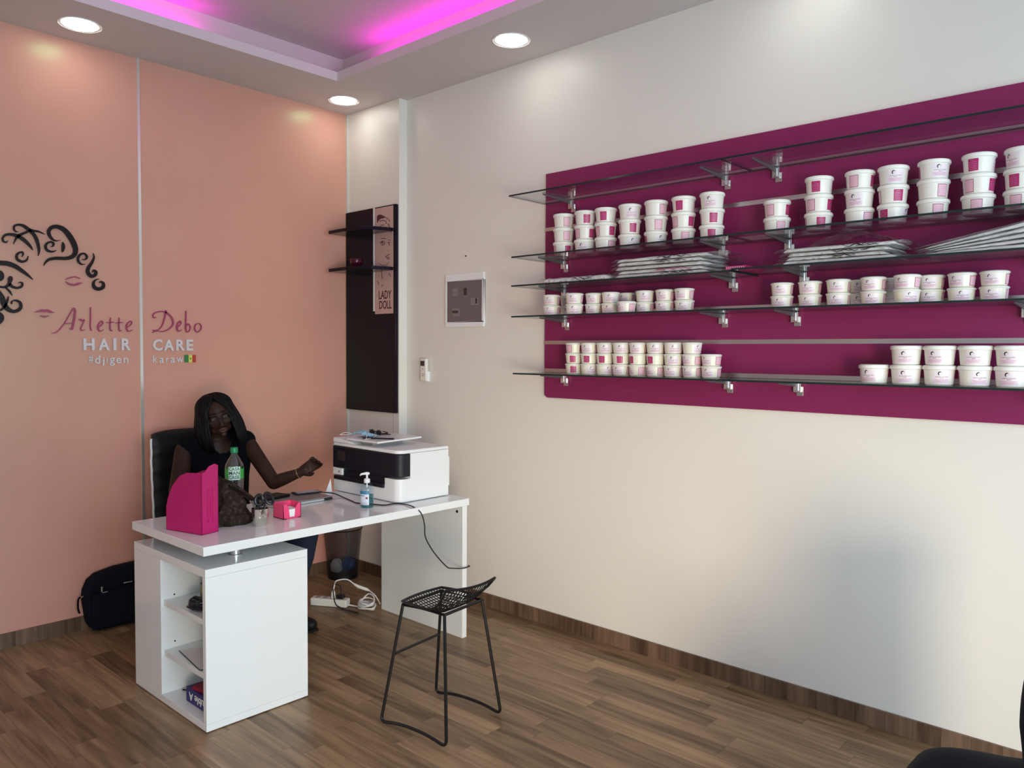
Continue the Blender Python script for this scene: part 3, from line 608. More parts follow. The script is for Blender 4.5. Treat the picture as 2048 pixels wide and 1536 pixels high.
for px, y, sp, w in [(368, -.20, 'L-20 L-20', 'pair overhanging the board edge, fourth shelf'), (500, -.085, 'L-10 L-10', 'half-hidden pair near the board edge, fourth shelf'), (548, -.225, 'L-15 L-5', 'pair hiding another near the board edge'),
                     (690, -.17, 'L-25 L-25', 'third visible front pair on the fourth shelf'), (832, -.17, 'L-5 L-15', 'pair touching the pink-labelled single on its desk side'), (957, -.080, 'L-30 L-30', 'pair behind the pink-labelled single tub'),
                     (958, -.235, 'P40', 'standing in front of a pair on the fourth shelf'), (1086, -.165, 'L0 P60', 'pair just past the pink-labelled single tub'), (1259, -.15, 'L-25 L-25', 'last pair but one before the glass joint'),
                     (1413, -.155, 'L-30 L-15', 'last pair before the glass joint')]:
    stack('small', LZ(px), y, zs['fourth'], sp.split(), w, 'tubs on the fourth shelf', 600)
for px, y, sp, w in [(240, -.15, 'P75 L-15', 'first pair past the glass joint'), (447, -.15, 'L-15 L-15', 'second pair past the glass joint'), (660, -.165, 'L-10 L-10', 'third pair past the glass joint'),
                     (812, -.085, 'L0 L0', 'first shaded rear pair past the glass joint'), (920, -.18, 'L-20 L-10', 'front pair between the two shaded rear pairs'), (1050, -.085, 'L-10 L-10', 'second shaded rear pair past the glass joint'),
                     (1172, -.20, 'L-30 L20', 'pair partly covering its right neighbour, fourth shelf'), (1352, -.12, 'L-10 L-10', 'pair partly covered by its left neighbour'), (1580, -.15, 'L-30 L5', 'last pair but one, fourth shelf picture edge'),
                     (1824, -.155, 'L-15 L-10', 'last pair, fourth shelf picture edge')]:
    stack('cacao', RZ(px), y, zs['fourth'], sp.split(), w, 'tubs on the fourth shelf', 590)
for k, (px, sp) in enumerate([(545, 'P-40 M-10 M-5'), (657, 'L-25 M-20 L20'), (777, 'L0 M-25 L30'), (902, 'L-5 M-10 L-25'), (1030, 'L-20 M-55 P25'), (1165, 'L-5 M-40 L-50'), (1300, 'L5 L-5 L-20'), (1450, 'L45 P40 P50'), (1603, 'P50 L-25')]):
    stack('small', LZ(px), -.135, zs['bottom'], sp.split(), f'{ORD[k]} stack, small-tub row of the bottom shelf', 'tubs on the bottom shelf', 700)
for k, (px, sp) in enumerate([(930, 'L-25'), (1167, 'L-5 L-5'), (1418, 'L-20 L10'), (1679, 'L-5 L20'), (1945, 'L-15 L-10')]):
    stack('big', RZ(px), -.165, zs['bottom'], sp.split(), f'{ORD[k]} column of large tubs, bottom shelf' if len(sp) > 4 else 'beside the large stacks on the bottom shelf', 'large tubs on the bottom shelf', 720)
# ------------------------------------------------------------------ packaged white garments on the third shelf
def package(x0, x1, y0, y1, z0, th, label, seed, slope=0, film=.0, ink=True, red=False, fx=(.03, .03), rise=None):
    rnd = random.Random(seed); x1 = min(x1, 3.068) if x0 < 2.9 else x1; t = thing('packaged_garment', label, 'packaged garment', ((x0+x1)/2, (y0+y1)/2, z0), group='packaged garments on the third shelf')
    sx, sy = seed*3.1, seed*1.7
    top = rise or (lambda u: slope*u)
    wedge = rise is not None; kk = rise or 0
    def rnd_edge(t, w): t = min(t, 1-t); return 1.0 if t >= w else math.sqrt(max(0, 1-(1-t/w)**2))
    def clus(t): return .5-.5*math.cos(math.pi*t)
    def g(s, grow=0):
        def f(a, b):
            u, v = clus(a), clus(b); p = rnd_edge(u, .05)*rnd_edge(v, .06); n = noise.noise(V((u*6+sx, v*3+sy, s))); n2 = noise.noise(V((u*19+sx, v*9, s+3)))
            T = th*((.22+.78*min(1, u*1.5)) if wedge else 1); base = z0+(kk*T if wedge else 0)
            h = T*p*(.80+.22*n+.14*n2) if s > 0 else T*.02
            if grow: h = min(T*.99, h+T*.05)*(p**.3)
            edge = 1+.35*noise.noise(V((v*5+sx, s, 8)))+.15*n2
            return V((x0+.012*noise.noise(V((v*3, sx, 5)))-fx[0]*grow*edge+(x1-x0+(fx[0]+fx[1])*grow*edge)*u, y0-.004*grow+(y1-y0+.008*grow)*v+.010*n+.007*n2*(1-v), base+.0004+h))
        return f
    top = lambda u: 0
    m_ = MB(); m_.grid(g(1), 44, 20); m_.grid(g(-1), 44, 20); bmesh.ops.remove_doubles(m_.bm, verts=m_.bm.verts, dist=.0012)
    gm = part('garment', m_, 'garment', t)
    if ink:
        m_ = MB()
        for k in range(9):
            u0 = rnd.uniform(.45, .8); P = [V((x0+(x1-x0)*(u0+.03*j), y0-.006, z0+th*(.45+.25*math.sin(j*1.3+k)))) for j in range(4)]
            m_.tube(catmull(P, 3), .0008+.0005*rnd.random(), 5)
        part('print', m_, 'ink' if not red else 'lbl_mag', t)
    m_ = MB(); m_.grid(g(1, 1), 60, 20); part('plastic_wrap', m_, 'clear_plastic', t, label='clear crinkled plastic wrap')
a = at(1088, 570, 1, -.28).x; b = at(1212, 555, 1, -.28).x
package(a-.0, b, -.29, -.06, 1.9165, .026, 'lone flat packaged white garment lying at the board edge, third shelf', 1, fx=(.05, .03))
a = at(1232, 550, 1, -.27).x; b = at(1402, 540, 1, -.27).x; zt = 1.9165
lv = ['bottom', 'second', 'middle', 'fourth', 'top']
for k in range(5):
    package(a+.012*(k % 2), b+.02-.018*(k % 2), -.278+.006*((k*2) % 3), -.05, zt, .0185, f'packaged white garment, {lv[k]} of the pile of five, third shelf desk-side pane', 10+k, fx=(.03, .10), red=(k == 1), ink=(k != 2)); zt += .0189
# red printed cloth strip beside the pile
a = at(1400, 545, 1, -.28).x; b = at(1447, 541, 1, -.28).x
m_ = MB(); m_.box(b+.012, b+.105, -.285, -.10, 1.9165, 1.934); m_.mi = 1
for k in range(9):
    xx = b+.015+.0095*k; m_.tube(catmull([(xx, -.2856, 1.920), (xx+.006, -.2858, 1.926), (xx+.001, -.2858, 1.930)], 3), .0012, 5)
o = part('printed_packet', m_, ['lbl_mag', 'lbl'], None, smooth=False, bev=.003, origin=(b-.05, -.2, 1.9165)); tag(o, 'small red packet with white lettering beside the garment pile of five', 'packet')
a = at(1566, 520, 1, -.27).x; b = at(1790, 505, 1, -.27).x; zt = 1.9225
for k in range(4):
    package(a+.01*((k*7) % 3), b-.02*((k*5) % 3), -.278+.006*((k*2) % 3), -.05, zt, .0165, f'packaged white garment, {["bottom", "second", "third", "top"][k]} of the pile of four past the glass joint', 30+k, fx=(.04, .05), ink=(k != 0)); zt += .0168
m_ = MB(); a = at(1620, 480, 1, -.2).x
m_.grid(lambda u, v: V((a+.34*u, -.23+.12*v, zt+.006+.045*math.sin(math.pi*u)*(1-v*.3)+.010*noise.noise(V((u*9, v*5, 2))))), 30, 10)
o = part('plastic_film', m_, 'clear_plastic', None, origin=(a, -.2, zt)); tag(o, 'loose crumpled clear plastic film standing up behind the pile of four garments', 'plastic film')
a = at(1838, 505, 1, -.27).x; zt = 1.9225
for k in range(5):
    package(a+.012*((k*3) % 4)+.02, a+.72, -.285+.004*k, -.05, 1.9225, .0258, f'packaged white garment, {lv[k]} of the tall sloping pile at the picture edge, third shelf', 50+k, fx=(.05, .02), ink=False, rise=k)
# ------------------------------------------------------------------ desk
DT = .765
dk = thing('desk', 'glossy white desk with open shelf pedestal on one end and panel leg', 'desk', (1.29, -1.2, 0))
box_part('desktop', 'gloss_white', dk, .942, 1.642, -1.948, -.455, .727, DT, .0015)
box_part('panel_leg', 'gloss_white', dk, .924, 1.628, -.490, -.457, 0, .727, .0015)
part('fixing_plate', MB().box(1.45, 1.54, -.52, -.4905, .715, .7268), 'grey_plastic', dk, smooth=False)
part('cable_hole', MB().tube([(1.585, -.4905, .69), (1.585, -.492, .69)], .008, 12), 'black_plastic', dk)
for x, y in ((1.50, -1.735), (1.08, -1.735)): part('post', MB().lathe([(.03, .672), (.03, .675), (.021, .677), (.021, .7265)], (x, y, 0), 20), 'chrome', dk, label='chrome post under the desktop')
CX0, CX1, CY0, CY1, CH = .947, 1.643, -1.942, -1.467, .672
m_ = MB(); NX0, NX1 = 1.226, 1.617
m_.box(CX0, CX1, CY0, CY1, CH-.034, CH); m_.box(CX0, CX1, CY0, CY1, .004, .034)      # top and bottom slabs
m_.box(CX0, NX0, CY0, CY1, .0345, CH-.0345)                                           # closed half
m_.box(NX1, CX1, CY0, CY1, .0345, CH-.0345); m_.box(NX0, NX1, CY1-.02, CY1, .0345, CH-.0345)
part('pedestal', m_, 'gloss_white', dk, smooth=False, bev=.0012)
for z in (.432, .208): box_part('shelf', 'gloss_white', dk, NX0+.0005, NX1-.0005, CY0+.012, CY1-.021, z, z+.024, .001)
m_ = MB()
for z in (.47, .41, .26, ): m_.tube([(NX0+.0002, CY0+.06, z), (NX0+.003, CY0+.06, z)], .0035, 8)
part('shelf_pins', m_, 'black_plastic', dk)
for i, (x, y) in enumerate(((CX0+.03, CY0+.03), (CX1-.03, CY0+.03), (CX0+.03, CY1-.03), (CX1-.03, CY1-.03))): part('foot', MB().lathe([(.015, 0), (.015, .004)], (x, y, 0), 12), 'black_plastic', dk)
# things inside the pedestal
def on_y(px, py, y): return at(px, py, 1, y)
cb = thing('cable_bundle', 'black bundle of knotted cables on the upper pedestal shelf', 'cable bundle', (1.46, -1.85, .4565))
rnd = random.Random(3); P = []
for k in range(46): 
    a = k*1.9; P.append((1.462+.058*math.cos(a)*rnd.uniform(.4, 1), -1.890+.032*math.sin(a)*rnd.uniform(.4, 1), .466+.036*rnd.random()))
part('coil', MB().tube(catmull(P, 4), .0062, 7), 'black_plastic', cb)
yb = thing('small_box', 'small dull yellow and black box behind the cable bundle in the pedestal', 'box', (1.5, -1.755, .4565))
box_part('carton', 'black_plastic', yb, 1.395, 1.56, -1.845, -1.79, .4567, .552, .003); box_part('window', 'yellow', yb, 1.402, 1.47, -1.8465, -1.8453, .505, .545, .001)
pf = thing('plastic_folder', 'clear folder with dark green edge lying on the middle pedestal shelf', 'folder', (1.46, -1.84, .2322))
m_ = MB(); m_.prism([V((1.29, -1.89, .2325)), V((1.56, -1.927, .2325)), V((1.60, -1.80, .2325)), V((1.38, -1.72, .2325))], (0, 0, .004)); part('cover', m_, 'sign_white', pf, smooth=False)
m_ = MB(); m_.tube([(1.29, -1.8915, .2345), (1.56, -1.9285, .2345), (1.601, -1.80, .2345)], .0026, 6); part('edge', m_, 'dark_green_ink', pf); box_part('tag', 'box_blue', pf, 1.40, 1.44, -1.80, -1.78, .2367, .2375, .0)
bx = thing('paper_ream', 'blue carton with white letters lying upside down on the pedestal floor', 'box', (1.45, -1.83, .0345))
rb = box_part('carton', 'box_blue', bx, 1.36, 1.60, -1.895, -1.66, .0347, .098, .002)
me, f = fit_text('Double A', .01); m_ = MB(); m_.mesh(me, lambda c: (lambda q: V((1.39+.20*(1-q[0]), -1.8956-q[2]*.0008, .083-.034*q[1])))(f(c))); part('lettering', m_, 'paper', rb, smooth=False)
o = part('notebook', MB().obox((1.50, -1.80, .1065), (.10, .02, 0), (-.015, .075, 0), (0, 0, .008)), 'box_red', None, smooth=False, bev=.002, origin=(1.475, -1.80, .0985)); tag(o, 'dark red notebook lying on the blue carton inside the pedestal', 'notebook')
o = part('pencil', MB().tube([(1.25, -1.86, .0385), (1.352, -1.80, .0385)], .0035, 7), 'black_plastic', None, origin=(1.28, -1.83, .035)); tag(o, 'thin black pencil on the pedestal floor beside the blue carton', 'pencil')
# ------------------------------------------------------------------ on the desk
# magazine file
A_, B_, C_ = V((1.219, -1.911)), V((1.441, -1.856)), V((1.431+.01, -1.765))
ex = (B_-A_).normalized(); ey = V((-ex.y, ex.x)); Lx, Ly = (B_-A_).length, .088
mf = thing('magazine_file', 'tall magenta plastic magazine file standing on the desk corner', 'magazine file', (1.33, -1.85, DT))
def mfp(u, v, z): q = A_+ex*u+ey*v; return V((q.x, q.y, DT+.0005+z))
side = [(0, 0), (Lx, 0), (Lx, .268), (.135, .262), (.09, .245), (.04, .195), (.012, .14), (0, .10)]
m_ = MB(); th = .0025
for v0 in (0, Ly-th): m_.prism([mfp(u, v0, z) for u, z in side], (ey*th).to_3d())
part('side_panels', m_, 'magenta_plastic', mf, smooth=False)
m_ = MB(); P = [mfp(Lx-th, 0, 0)]
back = [(0, 0), (Ly, 0), (Ly, .292), (Ly*.8, .300), (Ly*.45, .292), (Ly*.2, .270), (0, .268)]
m_.prism([mfp(Lx-th, v, z) for v, z in back], (ex*th).to_3d()); part('spine', m_, 'magenta_plastic', mf, smooth=False)
m_ = MB(); m_.prism([mfp(u, v, 0) for u, v in ((0, 0), (Lx, 0), (Lx, Ly), (0, Ly))], (0, 0, th)); m_.prism([mfp(0, v, z) for v, z in ((0, 0), (Ly, 0), (Ly, .10), (0, .10))], (ex*th).to_3d()); part('base', m_, 'magenta_plastic', mf, smooth=False)
m_ = MB(); v0, v1, z0, z1 = Ly*.36, Ly*.68, .05, .195
for a, b, c, d in ((v0, v1, z0, z0+.006), (v0, v1, z1-.006, z1), (v0, v0+.004, z0, z1), (v1-.004, v1, z0, z1), (v0+.013, v0+.015, z0+.02, z1-.02)): m_.prism([mfp(Lx, v, z) for v, z in ((a, c), (b, c), (b, d), (a, d))], (ex*.0018).to_3d())
part('label_slot', m_, 'magenta_plastic', mf, smooth=False)
# handbag
hb = thing('handbag', 'slouchy dark brown patterned handbag behind the metal cup on the desk', 'handbag', (1.29, -1.62, DT))
def bagf(u, v):
    a = 2*math.pi*u; h = v; rx = .105*(1-.18*h)-.02*max(0, h-.75)*4*.3; ry = .10*(1-.28*h)
    sq = lambda c: math.copysign(abs(c)**.72, c)
    n = noise.noise(V((math.cos(a)*2.2, math.sin(a)*2.2, h*3)))*.020+noise.noise(V((math.cos(a)*6, math.sin(a)*6, h*7)))*.007
    x = 1.270+(rx+n)*sq(math.cos(a)); y = -1.648+(ry+n)*sq(math.sin(a)); top = .150-.060*math.sin(a)-.012*math.cos(2*a)
    return V((x, y-.02*h*math.sin(a), DT+.001+h*top+.006*n))
m_ = MB(); m_.grid(bagf, 56, 18, close_u=True); m_.face([m_.bm.verts.new(bagf(i/56, 0)) for i in range(56)])
def bagt(u, v):
    p = bagf(u, 1); c = V((1.27, -1.675, DT+.150)); q = p.lerp(c, v*.98); q.z += .030*math.sin(v*math.pi)*(.6+noise.noise(V((u*6, v*4, 1)))*.8); return q
m_.grid(bagt, 56, 6, close_u=True)
part('body', m_, 'brown_bag', hb, sharp=60)
m_ = MB(); m_.tube(catmull([(1.24, -1.69, .962), (1.29, -1.66, .958), (1.335, -1.62, .922), (1.375, -1.575, .872), (1.385, -1.56, .835)], 6), .008, 8); part('strap', m_, 'brown_bag', hb)
m_ = MB(); m_.grid(lambda u, v: V((1.225+.16*u, -1.735+.20*u+.012*math.sin(v*9), DT+.185-.10*u**1.3+.05*v*(1-u)-.012*v+.006*noise.noise(V((u*6, v*5, 4))))), 20, 8)
part('flap', m_, 'brown_bag', hb, mod=None).modifiers.new('s', 'SOLIDIFY').thickness = .004
# water bottle, standing behind the bag on the desk
bl = at(469, 985, 0, 1.075); bxx, byy = 1.075, bl.y
wb = thing('water_bottle', 'clear water bottle with green cap and green label behind the handbag', 'bottle', (bxx, byy, DT))
Rb = .0445; prof = [(.034, .001), (.041, .006), (.0425, .05), (.0375, .085), (.0415, .11), (.0425, .125), (Rb, .160), (Rb, .222), (Rb-.002, .234), (.028, .262), (.0150, .282), (.0130, .300)]
part('shell', MB().lathe(prof, (bxx, byy, DT), 28), 'bottle', wb, label='clear plastic shell')
part('cap', MB().lathe([(.0175, .292), (.018, .295), (.0175, .316), (.0165, .318)], (bxx, byy, DT), 24), 'green', wb, label='green screw cap')
part('label_band', MB().lathe([(Rb+.0005, .168), (Rb+.0005, .215)], (bxx, byy, DT), 40, caps=False), 'green_lbl', wb, label='green label band')
ph = math.atan2(CAM.y-byy, CAM.x-bxx)
m_ = MB(); w = 1.25
m_.lathe([(Rb+.0009, .163), (Rb+.0009, .228)], (bxx, byy, DT), 12, ph-w/2, ph+w/2, caps=False); part('label_patch', m_, 'mint_lbl', wb, label='pale mint label patch')
m_ = MB()
for s_, zc in (('CASA', .209), ('MAN', .189), ('CAISE', .169)):
    me, f = fit_text(s_, .012); m_.mesh(me, lambda c, f=f, zc=zc: (lambda q: V((bxx+(Rb+.0014+q[2]*.0003)*math.cos(ph-w*.44+w*.88*q[0]), byy+(Rb+.0014+q[2]*.0003)*math.sin(ph-w*.44+w*.88*q[0]), DT+zc+.0165*q[1])))(f(c)))
part('label_print', m_, 'dark_green_ink', wb, smooth=False)
# steel cup with scissors
cx, cy = 1.445, -1.585
cu = thing('steel_cup', 'small faceted steel cup on the desk holding scissors and pens', 'cup', (cx, cy, DT))
m_ = MB(); n = 8
def cupring(r, z, nn, tw=0): return [V((cx+r*math.cos(2*math.pi*i/32+tw), cy+r*math.sin(2*math.pi*i/32+tw), DT+.0005+z)) for i in range(32)]
def oct_(r, z, k):
    out = []
    for i in range(32):
        a = 2*math.pi*i/32; f = math.cos(math.pi/n)/math.cos(((a+math.pi/n) % (2*math.pi/n))-math.pi/n); out.append(V((cx+r*(1+(f-1)*k)*math.cos(a), cy+r*(1+(f-1)*k)*math.sin(a), DT+.0005+z)))
    return out
rg = [[m_.bm.verts.new(p) for p in q] for q in (oct_(.026, 0, 1), oct_(.036, .032, 1), oct_(.0375, .060, .3), oct_(.0375, .078, 0), oct_(.0395, .080, 0), oct_(.0362, .0795, 0), oct_(.0355, .04, 0), oct_(.024, .006, 0))]
for a, b in zip(rg, rg[1:]):
    for i in range(32): m_.face([a[i], a[(i+1) % 32], b[(i+1) % 32], b[i]])
m_.face(rg[0]); m_.face(rg[-1]); part('cup', m_, 'pot', cu, sharp=14)
sc = thing('scissors', 'black-handled scissors standing in the steel cup', 'scissors', (cx, cy+.006, DT+.02))
def loop(c, ax, ay, n=18): return [V(c)+V(ax)*math.cos(2*math.pi*i/n)+V(ay)*math.sin(2*math.pi*i/n) for i in range(n)]
part('handle', MB().tube(loop((cx-.002, cy-.004, DT+.118), (.009, .014, .005), (-.004, .0, .022)), .0068, 8, closed=True).tube([(cx, cy+.001, DT+.094), (cx+.002, cy+.006, DT+.066)], .006, 8), 'black_plastic', sc)
part('handle', MB().tube(loop((cx-.002, cy+.045, DT+.118), (.007, .012, .008), (-.004, -.012, .026)), .0068, 8, closed=True).tube([(cx, cy+.030, DT+.092), (cx+.002, cy+.014, DT+.064)], .006, 8), 'black_plastic', sc)
part('blades', MB().prism([V((cx+.001, cy+.004, DT+.066)), V((cx+.001, cy+.016, DT+.066)), V((cx+.001, cy+.010, DT+.010))], (.002, 0, 0)), 'chrome', sc, smooth=False)
for dx, dy, ln, mm, lb in ((-.012, -.014, .115, 'black_plastic', 'black pen leaning in the steel cup behind the scissors'), (-.016, .010, .108, 'grey_plastic', 'grey pen leaning in the steel cup beside the scissors')):
    o = part('pen', MB().tube([(cx+dx*.6, cy+dy*.6, DT+.008), (cx+dx*1.7, cy+dy*1.7, DT+ln)], .004, 8), mm, None, origin=(cx+dx, cy+dy, DT+.008)); tag(o, lb, 'pen')
# pink note holder
q0, q1 = V((1.408, -1.440)), V((1.412, -1.352))
nh = thing('note_holder', 'bright pink note paper holder on the desk beside the laptop', 'note holder', (1.36, -1.40, DT))
X0, X1, Y0, Y1 = 1.322, 1.412, -1.446, -1.352; z0 = DT+.0005; H = .070; t_ = .0025
m_ = MB(); m_.box(X0, X1, Y0, Y1, z0, z0+.003)
def wall_cut(axis, c, a0, a1, cut=True):
    mid = (a0+a1)/2
    prof = [(a0, 0), (mid-.014, 0), (mid-.014, .008), (mid-.018, .050), (a0+.016, H), (a0, H)]
    pr2 = [(2*mid-u, z) for u, z in prof]
    for pr in (prof, pr2):
        pts = [V((c, u, z0+z)) if axis == 0 else V((u, c, z0+z)) for u, z in pr]
        m_.prism(pts, (t_, 0, 0) if axis == 0 else (0, t_, 0))
    pts = [V((c, u, z0+z)) if axis == 0 else V((u, c, z0+z)) for u, z in ((mid-.014, 0), (mid+.014, 0), (mid+.014, .007), (mid-.014, .007))]
    m_.prism(pts, (t_, 0, 0) if axis == 0 else (0, t_, 0))
wall_cut(0, X1-t_, Y0, Y1); m_.box(X0, X0+t_, Y0, Y1, z0, z0+H); m_.box(X0, X1, Y0, Y0+t_, z0, z0+H); m_.box(X0, X1, Y1-t_, Y1, z0, z0+H)
part('box', m_, 'pink_plastic', nh, smooth=False)
o = part('note_paper', MB().box(X0+.008, X1-.004, Y0+.008, Y1-.008, z0+.0035, z0+.043), 'paper', None, smooth=False, bev=.001, origin=(1.36, -1.40, z0+.0035)); tag(o, 'white note paper block inside the bright pink holder', 'paper')
# laptop with phone on top
lp = thing('laptop', 'closed grey laptop lying on the desk behind the pink note holder', 'laptop', (1.0, -1.13, DT))
def slab(mb, c, hx, hy, z0, z1, ang): 
    ax = V((math.cos(ang), math.sin(ang), 0)); ay = V((-ax.y, ax.x, 0)); return mb.obox((c[0], c[1], (z0+z1)/2), ax*hx, ay*hy, (0, 0, (z1-z0)/2))
la = R_(1.5); lc = (1.030, -1.165)
part('base', slab(MB(), lc, .122, .172, DT+.002, DT+.013, la), 'laptop_edge', lp, smooth=False, bev=.002); part('lid', slab(MB(), lc, .121, .171, DT+.0135, DT+.020, la), 'laptop', lp, smooth=False, bev=.002)
part('hinge', MB().box(1.145, 1.158, -1.045, -.998, DT+.004, DT+.013), 'black_plastic', lp, smooth=False)
pn = thing('smartphone', 'smartphone with a lit blue screen lying on the laptop by the printer', 'phone', (.975, -1.05, DT+.0205))
pa = R_(78); part('body', slab(MB(), (.985, -1.045), .073, .036, DT+.0205, DT+.029, pa), 'black_plastic', pn, smooth=False, bev=.003); part('screen', slab(MB(), (.985, -1.045), .062, .030, DT+.0291, DT+.0296, pa), 'phone_screen', pn, smooth=False, label='pale blue screen')
nb = thing('black_notebook', 'black notebook lying on the laptop in front of the person', 'notebook', (.93, -1.26, DT+.0205))
part('cover', slab(MB(), (.975, -1.245), .05, .075, DT+.0205, DT+.034, R_(12)), 'leather_black', nb, smooth=False, bev=.003)
# printer
pr = thing('printer', 'large white and black office printer at the wall end of the desk', 'printer', (1.21, -.66, DT))
PX0, PX1, PY0, PY1 = .915, 1.497, -.825, -.475; z0 = DT+.004; zt = DT+.258
# plan outline with rounded front corner
def outline(x0, x1, y0, y1, r, n=6):
    pts = [V((x0, y1)), V((x0, y0+.004))]
    for i in range(n+1): a = -math.pi/2+math.pi/2*i/n; pts.append(V((x1-r+r*math.cos(a), y0+r+r*math.sin(a))))
    return pts+[V((x1, y1))]
def ext(ol, za, zb, m, name, par=None, bev=.003, lb=None): return part(name, MB().prism([V((p.x, p.y, za)) for p in ol], (0, 0, zb-za)), m, par or pr, bev=bev, sharp=30, label=lb)
ext(outline(PX0, PX1, PY0, PY1, .045), z0, DT+.088, 'printer_white', 'lower_body', bev=0)
m_ = MB(); m_.box(PX0, PX1, PY0+.078, PY1, DT+.088, zt-.001); part('rear_body', m_, 'printer_white', pr, smooth=False)
# white shoulder right of the output slot
ol = [V((PX1-.115, PY0+.078)), V((PX1-.115, PY0))]+[V((PX1-.045+.045*math.cos(-math.pi/2+math.pi/2*i/6), PY0+.045+.045*math.sin(-math.pi/2+math.pi/2*i/6))) for i in range(7)]+[V((PX1, PY0+.078))]
ext(ol, DT+.088, DT+.124, 'printer_white', 'shoulder', bev=0)
part('tray_recess', MB().box(PX0+.09, PX1-.118, PY0+.006, PY0+.0775, DT+.0885, DT+.122), 'printer_black', pr, smooth=False, bev=.002)
part('output_tray', MB().box(PX0+.02, PX1-.118, PY0-.012, PY0+.005, DT+.070, DT+.092), 'printer_black', pr, smooth=False, bev=.003)
part('usb_panel', MB().box(PX0, PX0+.085, PY0-.002, PY0+.077, DT+.096, DT+.134), 'printer_white', pr, smooth=False, bev=.002); part('usb_port', MB().box(PX0+.055, PX0+.061, PY0-.003, PY0-.002, DT+.108, DT+.120), 'black_plastic', pr, smooth=False)
ol = [V((PX0-.002, PY0+.0775)), V((PX0-.002, PY0-.002))]+[V((PX1-.045+.047*math.cos(-math.pi/2+math.pi/2*i/8), PY0+.045+.047*math.sin(-math.pi/2+math.pi/2*i/8))) for i in range(9)]+[V((PX1+.002, PY0+.0775))]
fr = ext(ol, DT+.136, zt-.002, 'printer_black', 'control_fascia', bev=.004, lb='black front fascia')
part('touch_screen', MB().box(PX0+.045, PX0+.115, PY0-.0035, PY0-.0022, DT+.178, DT+.232), 'screen_dark', fr, smooth=False, bev=.001)
# short dark skirt under fascia above the output slot
part('slot_hood', MB().box(PX0+.086, PX1-.118, PY0+.01, PY0+.0775, DT+.1225, DT+.1355), 'printer_black', pr, smooth=False)
ext(outline(PX0, PX1+.002, PY0-.002, PY1, .045), zt, zt+.018, 'printer_white', 'lid', bev=.004)
part('gap_line', MB().box(PX0+.01, PX1-.002, PY0+.03, PY1-.01, zt-.0015, zt+.0005), 'black_plastic', pr, smooth=False)
m_ = MB(); m_.prism([V((PX0, PY0+.0, zt+.0185)), V((PX0+.20, PY0+.0, zt+.0185)), V((PX0+.15, PY0, zt+.034)), V((PX0, PY0, zt+.045))], (0, PY1-PY0-.02, 0)); part('feeder', m_, 'printer_white', pr, smooth=False, bev=.004)
ft = part('feeder_tray', MB().prism([V((PX0+.12, PY0+.005, zt+.038)), V((PX0+.40, PY0+.005, zt+.040)), V((PX0+.40, PY0+.005, zt+.050)), V((PX0+.12, PY0+.005, zt+.050))], (0, .31, .008)), 'printer_white', pr, smooth=False, bev=.004)
part('feeder_hinge', MB().box(PX0+.20, PX0+.30, PY0+.05, PY0+.26, zt+.0185, zt+.0375), 'grey_plastic', pr, smooth=False)
part('rear_tray', MB().box(PX1-.30, PX1-.004, PY1+.0005, PY1+.013, z0+.05, DT+.215), 'printer_white', pr, smooth=False, bev=.003)
for x, y in ((PX0+.04, PY0+.04), (PX1-.04, PY0+.05), (PX0+.04, PY1-.04), (PX1-.04, PY1-.04)): part('foot', MB().lathe([(.012, 0), (.012, .0045)], (x, y, DT), 12), 'black_plastic', pr)
# things on the printer
zq = zt+.054
fm = thing('face_mask', 'crumpled pale blue face mask lying on top of the printer', 'face mask', (1.05, -.72, zq))
def mk(u, v): return V((1.00+.15*u+.01*noise.noise(V((u*4, v*4, 0))), -.765+.085*v+.01*noise.noise(V((u*5, v*3, 7))), zq+.010+.024*math.sin(math.pi*u)*math.sin(math.pi*min(v+.15, 1))+.010*noise.noise(V((u*9, v*9, 2)))))
m_ = MB(); m_.grid(mk, 22, 14); o = part('mask_cloth', m_, 'mask', fm); o.modifiers.new('s', 'SOLIDIFY').thickness = .0015
part('ear_loop', MB().tube(catmull([(1.01, -.76, zq+.012), (.965, -.775, zq+.018), (.93, -.79, zq+.004), (.945, -.74, zq+.002), (1.0, -.70, zq+.006)], 6), .0014, 6), 'paper', fm)
part('ear_loop', MB().tube(catmull([(1.14, -.76, zq+.02), (1.19, -.80, zq+.004), (1.20, -.815, zq+.002), (1.19, -.76, zq+.004), (1.15, -.70, zq+.012)], 6), .0014, 6), 'paper', fm)
sg = thing('sunglasses', 'folded black sunglasses lying behind the blue mask on the printer', 'sunglasses', (1.10, -.62, zq+.001))
for dx in (0, .062): part('lens', MB().ball((1.03+dx+.02, -.655, zq+.019), .026, 14, 8, (1, .25, .62)), 'black_plastic', sg)
part('arms', MB().tube(catmull([(1.02, -.652, zq+.03), (1.05, -.62, zq+.006), (1.16, -.61, zq+.010)], 5), .0032, 6).tube(catmull([(1.145, -.652, zq+.03), (1.15, -.62, zq+.018), (1.06, -.60, zq+.005)], 5), .0032, 6).tube([(1.04, -.66, zq+.026), (1.12, -.66, zq+.026)], .003, 6), 'black_plastic', sg)
dx0, dx1 = PX0+.235, PX0+.40
o = part('stylus', MB().tube([(dx0+.0, PY0+.03, zt+.057), (dx1, PY0+.115, zt+.059)], .0045, 8), 'black_plastic', None, origin=(dx0, PY0+.08, zt+.058)); tag(o, 'thin black pen lying on the raised printer tray', 'pen')
q = at(664, 983, 2, DT+.0005); m_ = MB(); m_.face([V((q.x-.01, q.y-.035, DT+.0008)), V((q.x+.0, q.y, DT+.0008)), V((q.x-.004, q.y-.006, DT+.072))]); m_.face([V((q.x+.0, q.y, DT+.0008)), V((q.x-.05, q.y+.002, DT+.0008)), V((q.x-.004, q.y-.006, DT+.072))])
